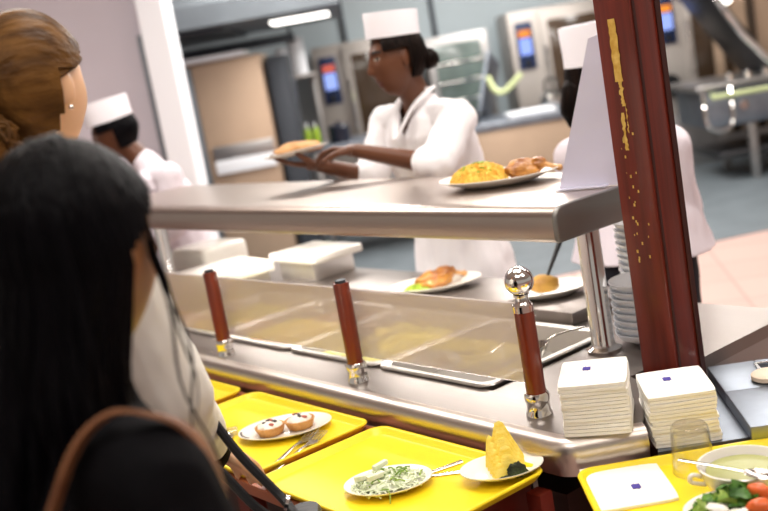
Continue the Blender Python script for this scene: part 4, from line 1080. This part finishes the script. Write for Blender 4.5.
for k, (u, lb) in enumerate([(-.455, 'yellow green bottle on the work table, left of two'), (-.385, 'yellow green bottle on the work table, right of two')]):
    t = thing('bottle', lb, 'bottle', K(u, 9.12, .9805), 0, 'bottles on the work table')
    b = nb(); lathe(b, [(0, 0), (.028, 0), (.03, .01), (.03, .13), (.012, .17), (0, .17)], 18); build('body', b, 'green_bottle', t)
    b = nb(); lathe(b, [(0, .17), (.011, .17), (.010, .21), (0, .21)], 12); build('nozzle', b, 'white_paint', t)
t = thing('pot', 'dark blue lidded pot on the work table behind the server hand', 'pot', K(-.19, 9.15, .9805))
b = nb(); lathe(b, [(0, 0), (.085, 0), (.09, .02), (.09, .13), (0, .13)], 24); build('pot_body', b, 'dark_blue_pot', t)
b = nb(); lathe(b, [(0, .13), (.094, .13), (.08, .15), (.015, .16), (.015, .18), (0, .18)], 24); build('lid', b, 'dark_blue_pot', t)
# braising pan with raised lid, mid background
t = kthing('braising_pan', 'steel tilting pan unit with raised lid behind the rice plate', 'cooker', .85, 9.0)
kpart(t, 'body', 'steel_tan', (0, 1.0, .03, .9, .12, .86)); kpart(t, 'rim', 'steel_blue', (-.02, 1.02, 0, .93, .861, .93))
kpart(t, 'foot', 'steel_dark', (.05, .15, .1, .8, 0, .12), (.85, .95, .1, .8, 0, .12)); 
b = nb(); box(b, -.02, .50, -.015, .015, 0, .62, .008, 2, T(.18, .45, .93) @ RY(A(18)) @ RX(A(-10)) @ RZ(A(70))); build('lid', b, 'steel_blue', t)
b = nb(); tube(b, curve([(.30, .30, 1.30), (.34, .25, 1.18), (.42, .22, 1.16), (.58, .2, 1.28)], 14), .025, 8); build('lid_handle', b, 'pale_green', t)
b = nb(); box(b, -.2, .2, -.15, .15, 0, .035, .012); o = build('white_tray', b, 'white_paint'); o.matrix_world = T(*K(1.45, 9.2, .9305)) @ RZ(KR); tag(o, 'white tray lying on the rim of the tilting pan unit', 'tray')
t = thing('kettle', 'steel kettle on the tilting pan unit left of the cook', 'kettle', K(1.73, 9.55, .9305))
b = nb(); lathe(b, [(0, 0), (.11, 0), (.12, .02), (.11, .10), (.05, .15), (.015, .155), (.015, .18), (0, .18)], 24); build('pot_body', b, 'cutlery', t)
b = nb(); tube(b, curve([(-.09, 0, .12), (-.06, 0, .24), (.06, 0, .24), (.09, 0, .12)], 12), .01, 8); build('handle', b, 'black_plastic', t)
t = thing('black_pot', 'round black pot standing on the steel pan unit right of the server shoulder', 'pot', K(.94, 9.15, .9305))
b = nb(); lathe(b, [(0, 0), (.06, 0), (.07, .03), (.065, .09), (.03, .115), (0, .115)], 24); build('pot_body', b, 'black_plastic', t)
b = nb(); tube(b, [(.06, 0, .07), (.18, .0, .09)], .012, 8); build('handle', b, 'black_plastic', t)
# fryer unit at right
t = kthing('tilting_fryer', 'steel tilting fryer with raised lid, levers and rails at the right edge', 'cooker', 2.95, 9.3)
kpart(t, 'basin', 'steel_blue', (.06, 1.3, .05, .9, .50, .84), bev=.03); kpart(t, 'rim', 'steel_soft', (-.03, 1.4, -.02, .95, .841, .90), bev=.02)
kpart(t, 'undershelf', 'steel_dark', (.15, 1.3, .1, .85, .22, .28))
for x in (.42, 1.2):
    for y in (.06, .8): kpart(t, 'leg', 'steel_soft', (x, x+.07, y, y+.07, 0, .50), bev=.01)
b = nb(); box(b, -.03, .03, 0, .85, 0, .95, .015, 2, T(.72, .05, .91) @ RY(A(-33)) ); box(b, -.05, .05, -.02, .87, .90, .95, .015, 2, T(.72, .05, .91) @ RY(A(-33))); build('lid', b, 'steel_dark', t)
b = nb(); tube(b, [(.70, -.05, .92), (.40, -.05, 1.30), (.22, -.05, 1.62), (.30, -.05, 1.72)], .03, 10); build('lid_arm', b, 'chrome', t)
b = nb(); tube(b, [(.04, -.22, .80), (.9, -.22, .80)], .022, 10); tube(b, [(.10, -.22, .80), (.10, -.02, .80)], .018, 8); tube(b, [(.8, -.22, .80), (.8, -.02, .80)], .018, 8); build('front_rail', b, 'pale_green', t)
b = nb(); tube(b, curve([(.0, -.10, .86), (-.02, -.16, .70), (-.01, -.18, .56), (.10, -.18, .50), (.20, -.18, .56), (.22, -.16, .72), (.24, -.1, .85)], 24), .018, 8); build('lever', b, 'chrome', t)
for k, (x, z) in enumerate(((.30, .905), (.46, .905), (.62, .905))):
    b = nb(); lathe(b, [(0, 0), (.03, 0), (.035, .04), (.02, .06), (0, .06)], 16, T(x, .05, z)); build('tap_knob', b, 'chrome', t)
b = nb(); lathe(b, [(0, 0), (.04, 0), (.04, .03), (0, .03)], 20, T(.36, -.021, .68) @ RX(PI/2)); build('spout', b, 'chrome', t)
t = kthing('splash_wall_unit', 'brown steel wall cladding unit with uprights behind the tilting fryer', 'cladding', 3.55, 10.55)
kpart(t, 'panel', 'steel_tan', (0.0, 1.9, 0.0, .05, .3, 2.6), bev=.004)
for x in (.08, .34, .62, .95): kpart(t, 'upright', 'oven_glass', (x, x+.08, -.03, -.001, .3, 2.6), bev=.004)
for k in range(1):
    b = nb(); ball(b, (.0, 0, 0), .055); o = build('lamp', b, 'lamp_white'); at(o, K(3.66, 10.40, 1.60)); tag(o, 'small round bright lamp on the brown cladding above the fryer', 'lamp')
    b = nb(); tube(b, [(0, 0, 0), (0, .115, 0)], .012, 8); q = build('lamp_arm', b, 'dark_metal', o); q.rotation_euler = (0, 0, KR)
t = thing('hose_reel', 'round black hose handle hanging on the oven right of the pillar', 'hose', K(3.10, 10.66, .86), KR)
b = nb(); lathe(b, [(0, 0), (.10, 0), (.11, .02), (.10, .05), (0, .05)], 24, RX(PI/2)); build('drum', b, 'black_plastic', t)
for u, z0, z1, lb in ((0.0, 0, 3.09, 'grey vertical conduit pipe on the back wall left of the server hat'), (.955, 0, 3.09, 'dark vertical conduit pipe on the back wall right of the server hat')):
    b = nb(); box(b, -.025, .025, 0, .05, z0, z1, .008); o = build('wall_pipe', b, 'dark_metal'); o.matrix_world = T(*K(u, 11.54, 0)) @ RZ(KR); tag(o, lb, 'pipe', 'pipes on the back wall')

# ------------------------------------------------------------------ light and view
w = bpy.data.worlds.new('world'); SC.world = w; w.use_nodes = True
bg = w.node_tree.nodes['Background']; bg.inputs['Color'].default_value = (1.0, .90, .81, 1); bg.inputs['Strength'].default_value = .85
def area(loc, target, size, power, color=(1, .96, .91), sy=None):
    l = bpy.data.lights.new('area', 'AREA'); l.energy = power; l.color = color; l.size = size
    if sy: l.shape = 'RECTANGLE'; l.size_y = sy
    o = link(bpy.data.objects.new('lamp_area_light', l)); o.location = loc
    o.rotation_euler = (Vector(target)-Vector(loc)).to_track_quat('-Z', 'Y').to_euler(); return o
for u, v, p in ((.2, 2.4, 55), (1.6, 3.6, 50), (-1.2, 4.3, 70), (1.0, 5.6, 90), (2.6, 7.6, 130), (-.2, 6.9, 130), (1.4, 9.3, 160), (-.2, .4, 28), (1.6, .6, 24)):  # the lamp nearest the ovens is added to lift the back wall
    area(K(u, v, 3.02), K(u, v, 0), 1.5, p, (1, .97, .93), .6)
for x in HL: area((x, 1.89, 1.118), (x, 1.89, 0), .66, 7, (1, .95, .90), .04)  # extra area lights under the shelf, added to brighten the pans
vs = SC.view_settings
vs.view_transform = 'Standard'; vs.look = 'None'; vs.gamma = 1; vs.use_curve_mapping = False; vs.exposure = -1.06
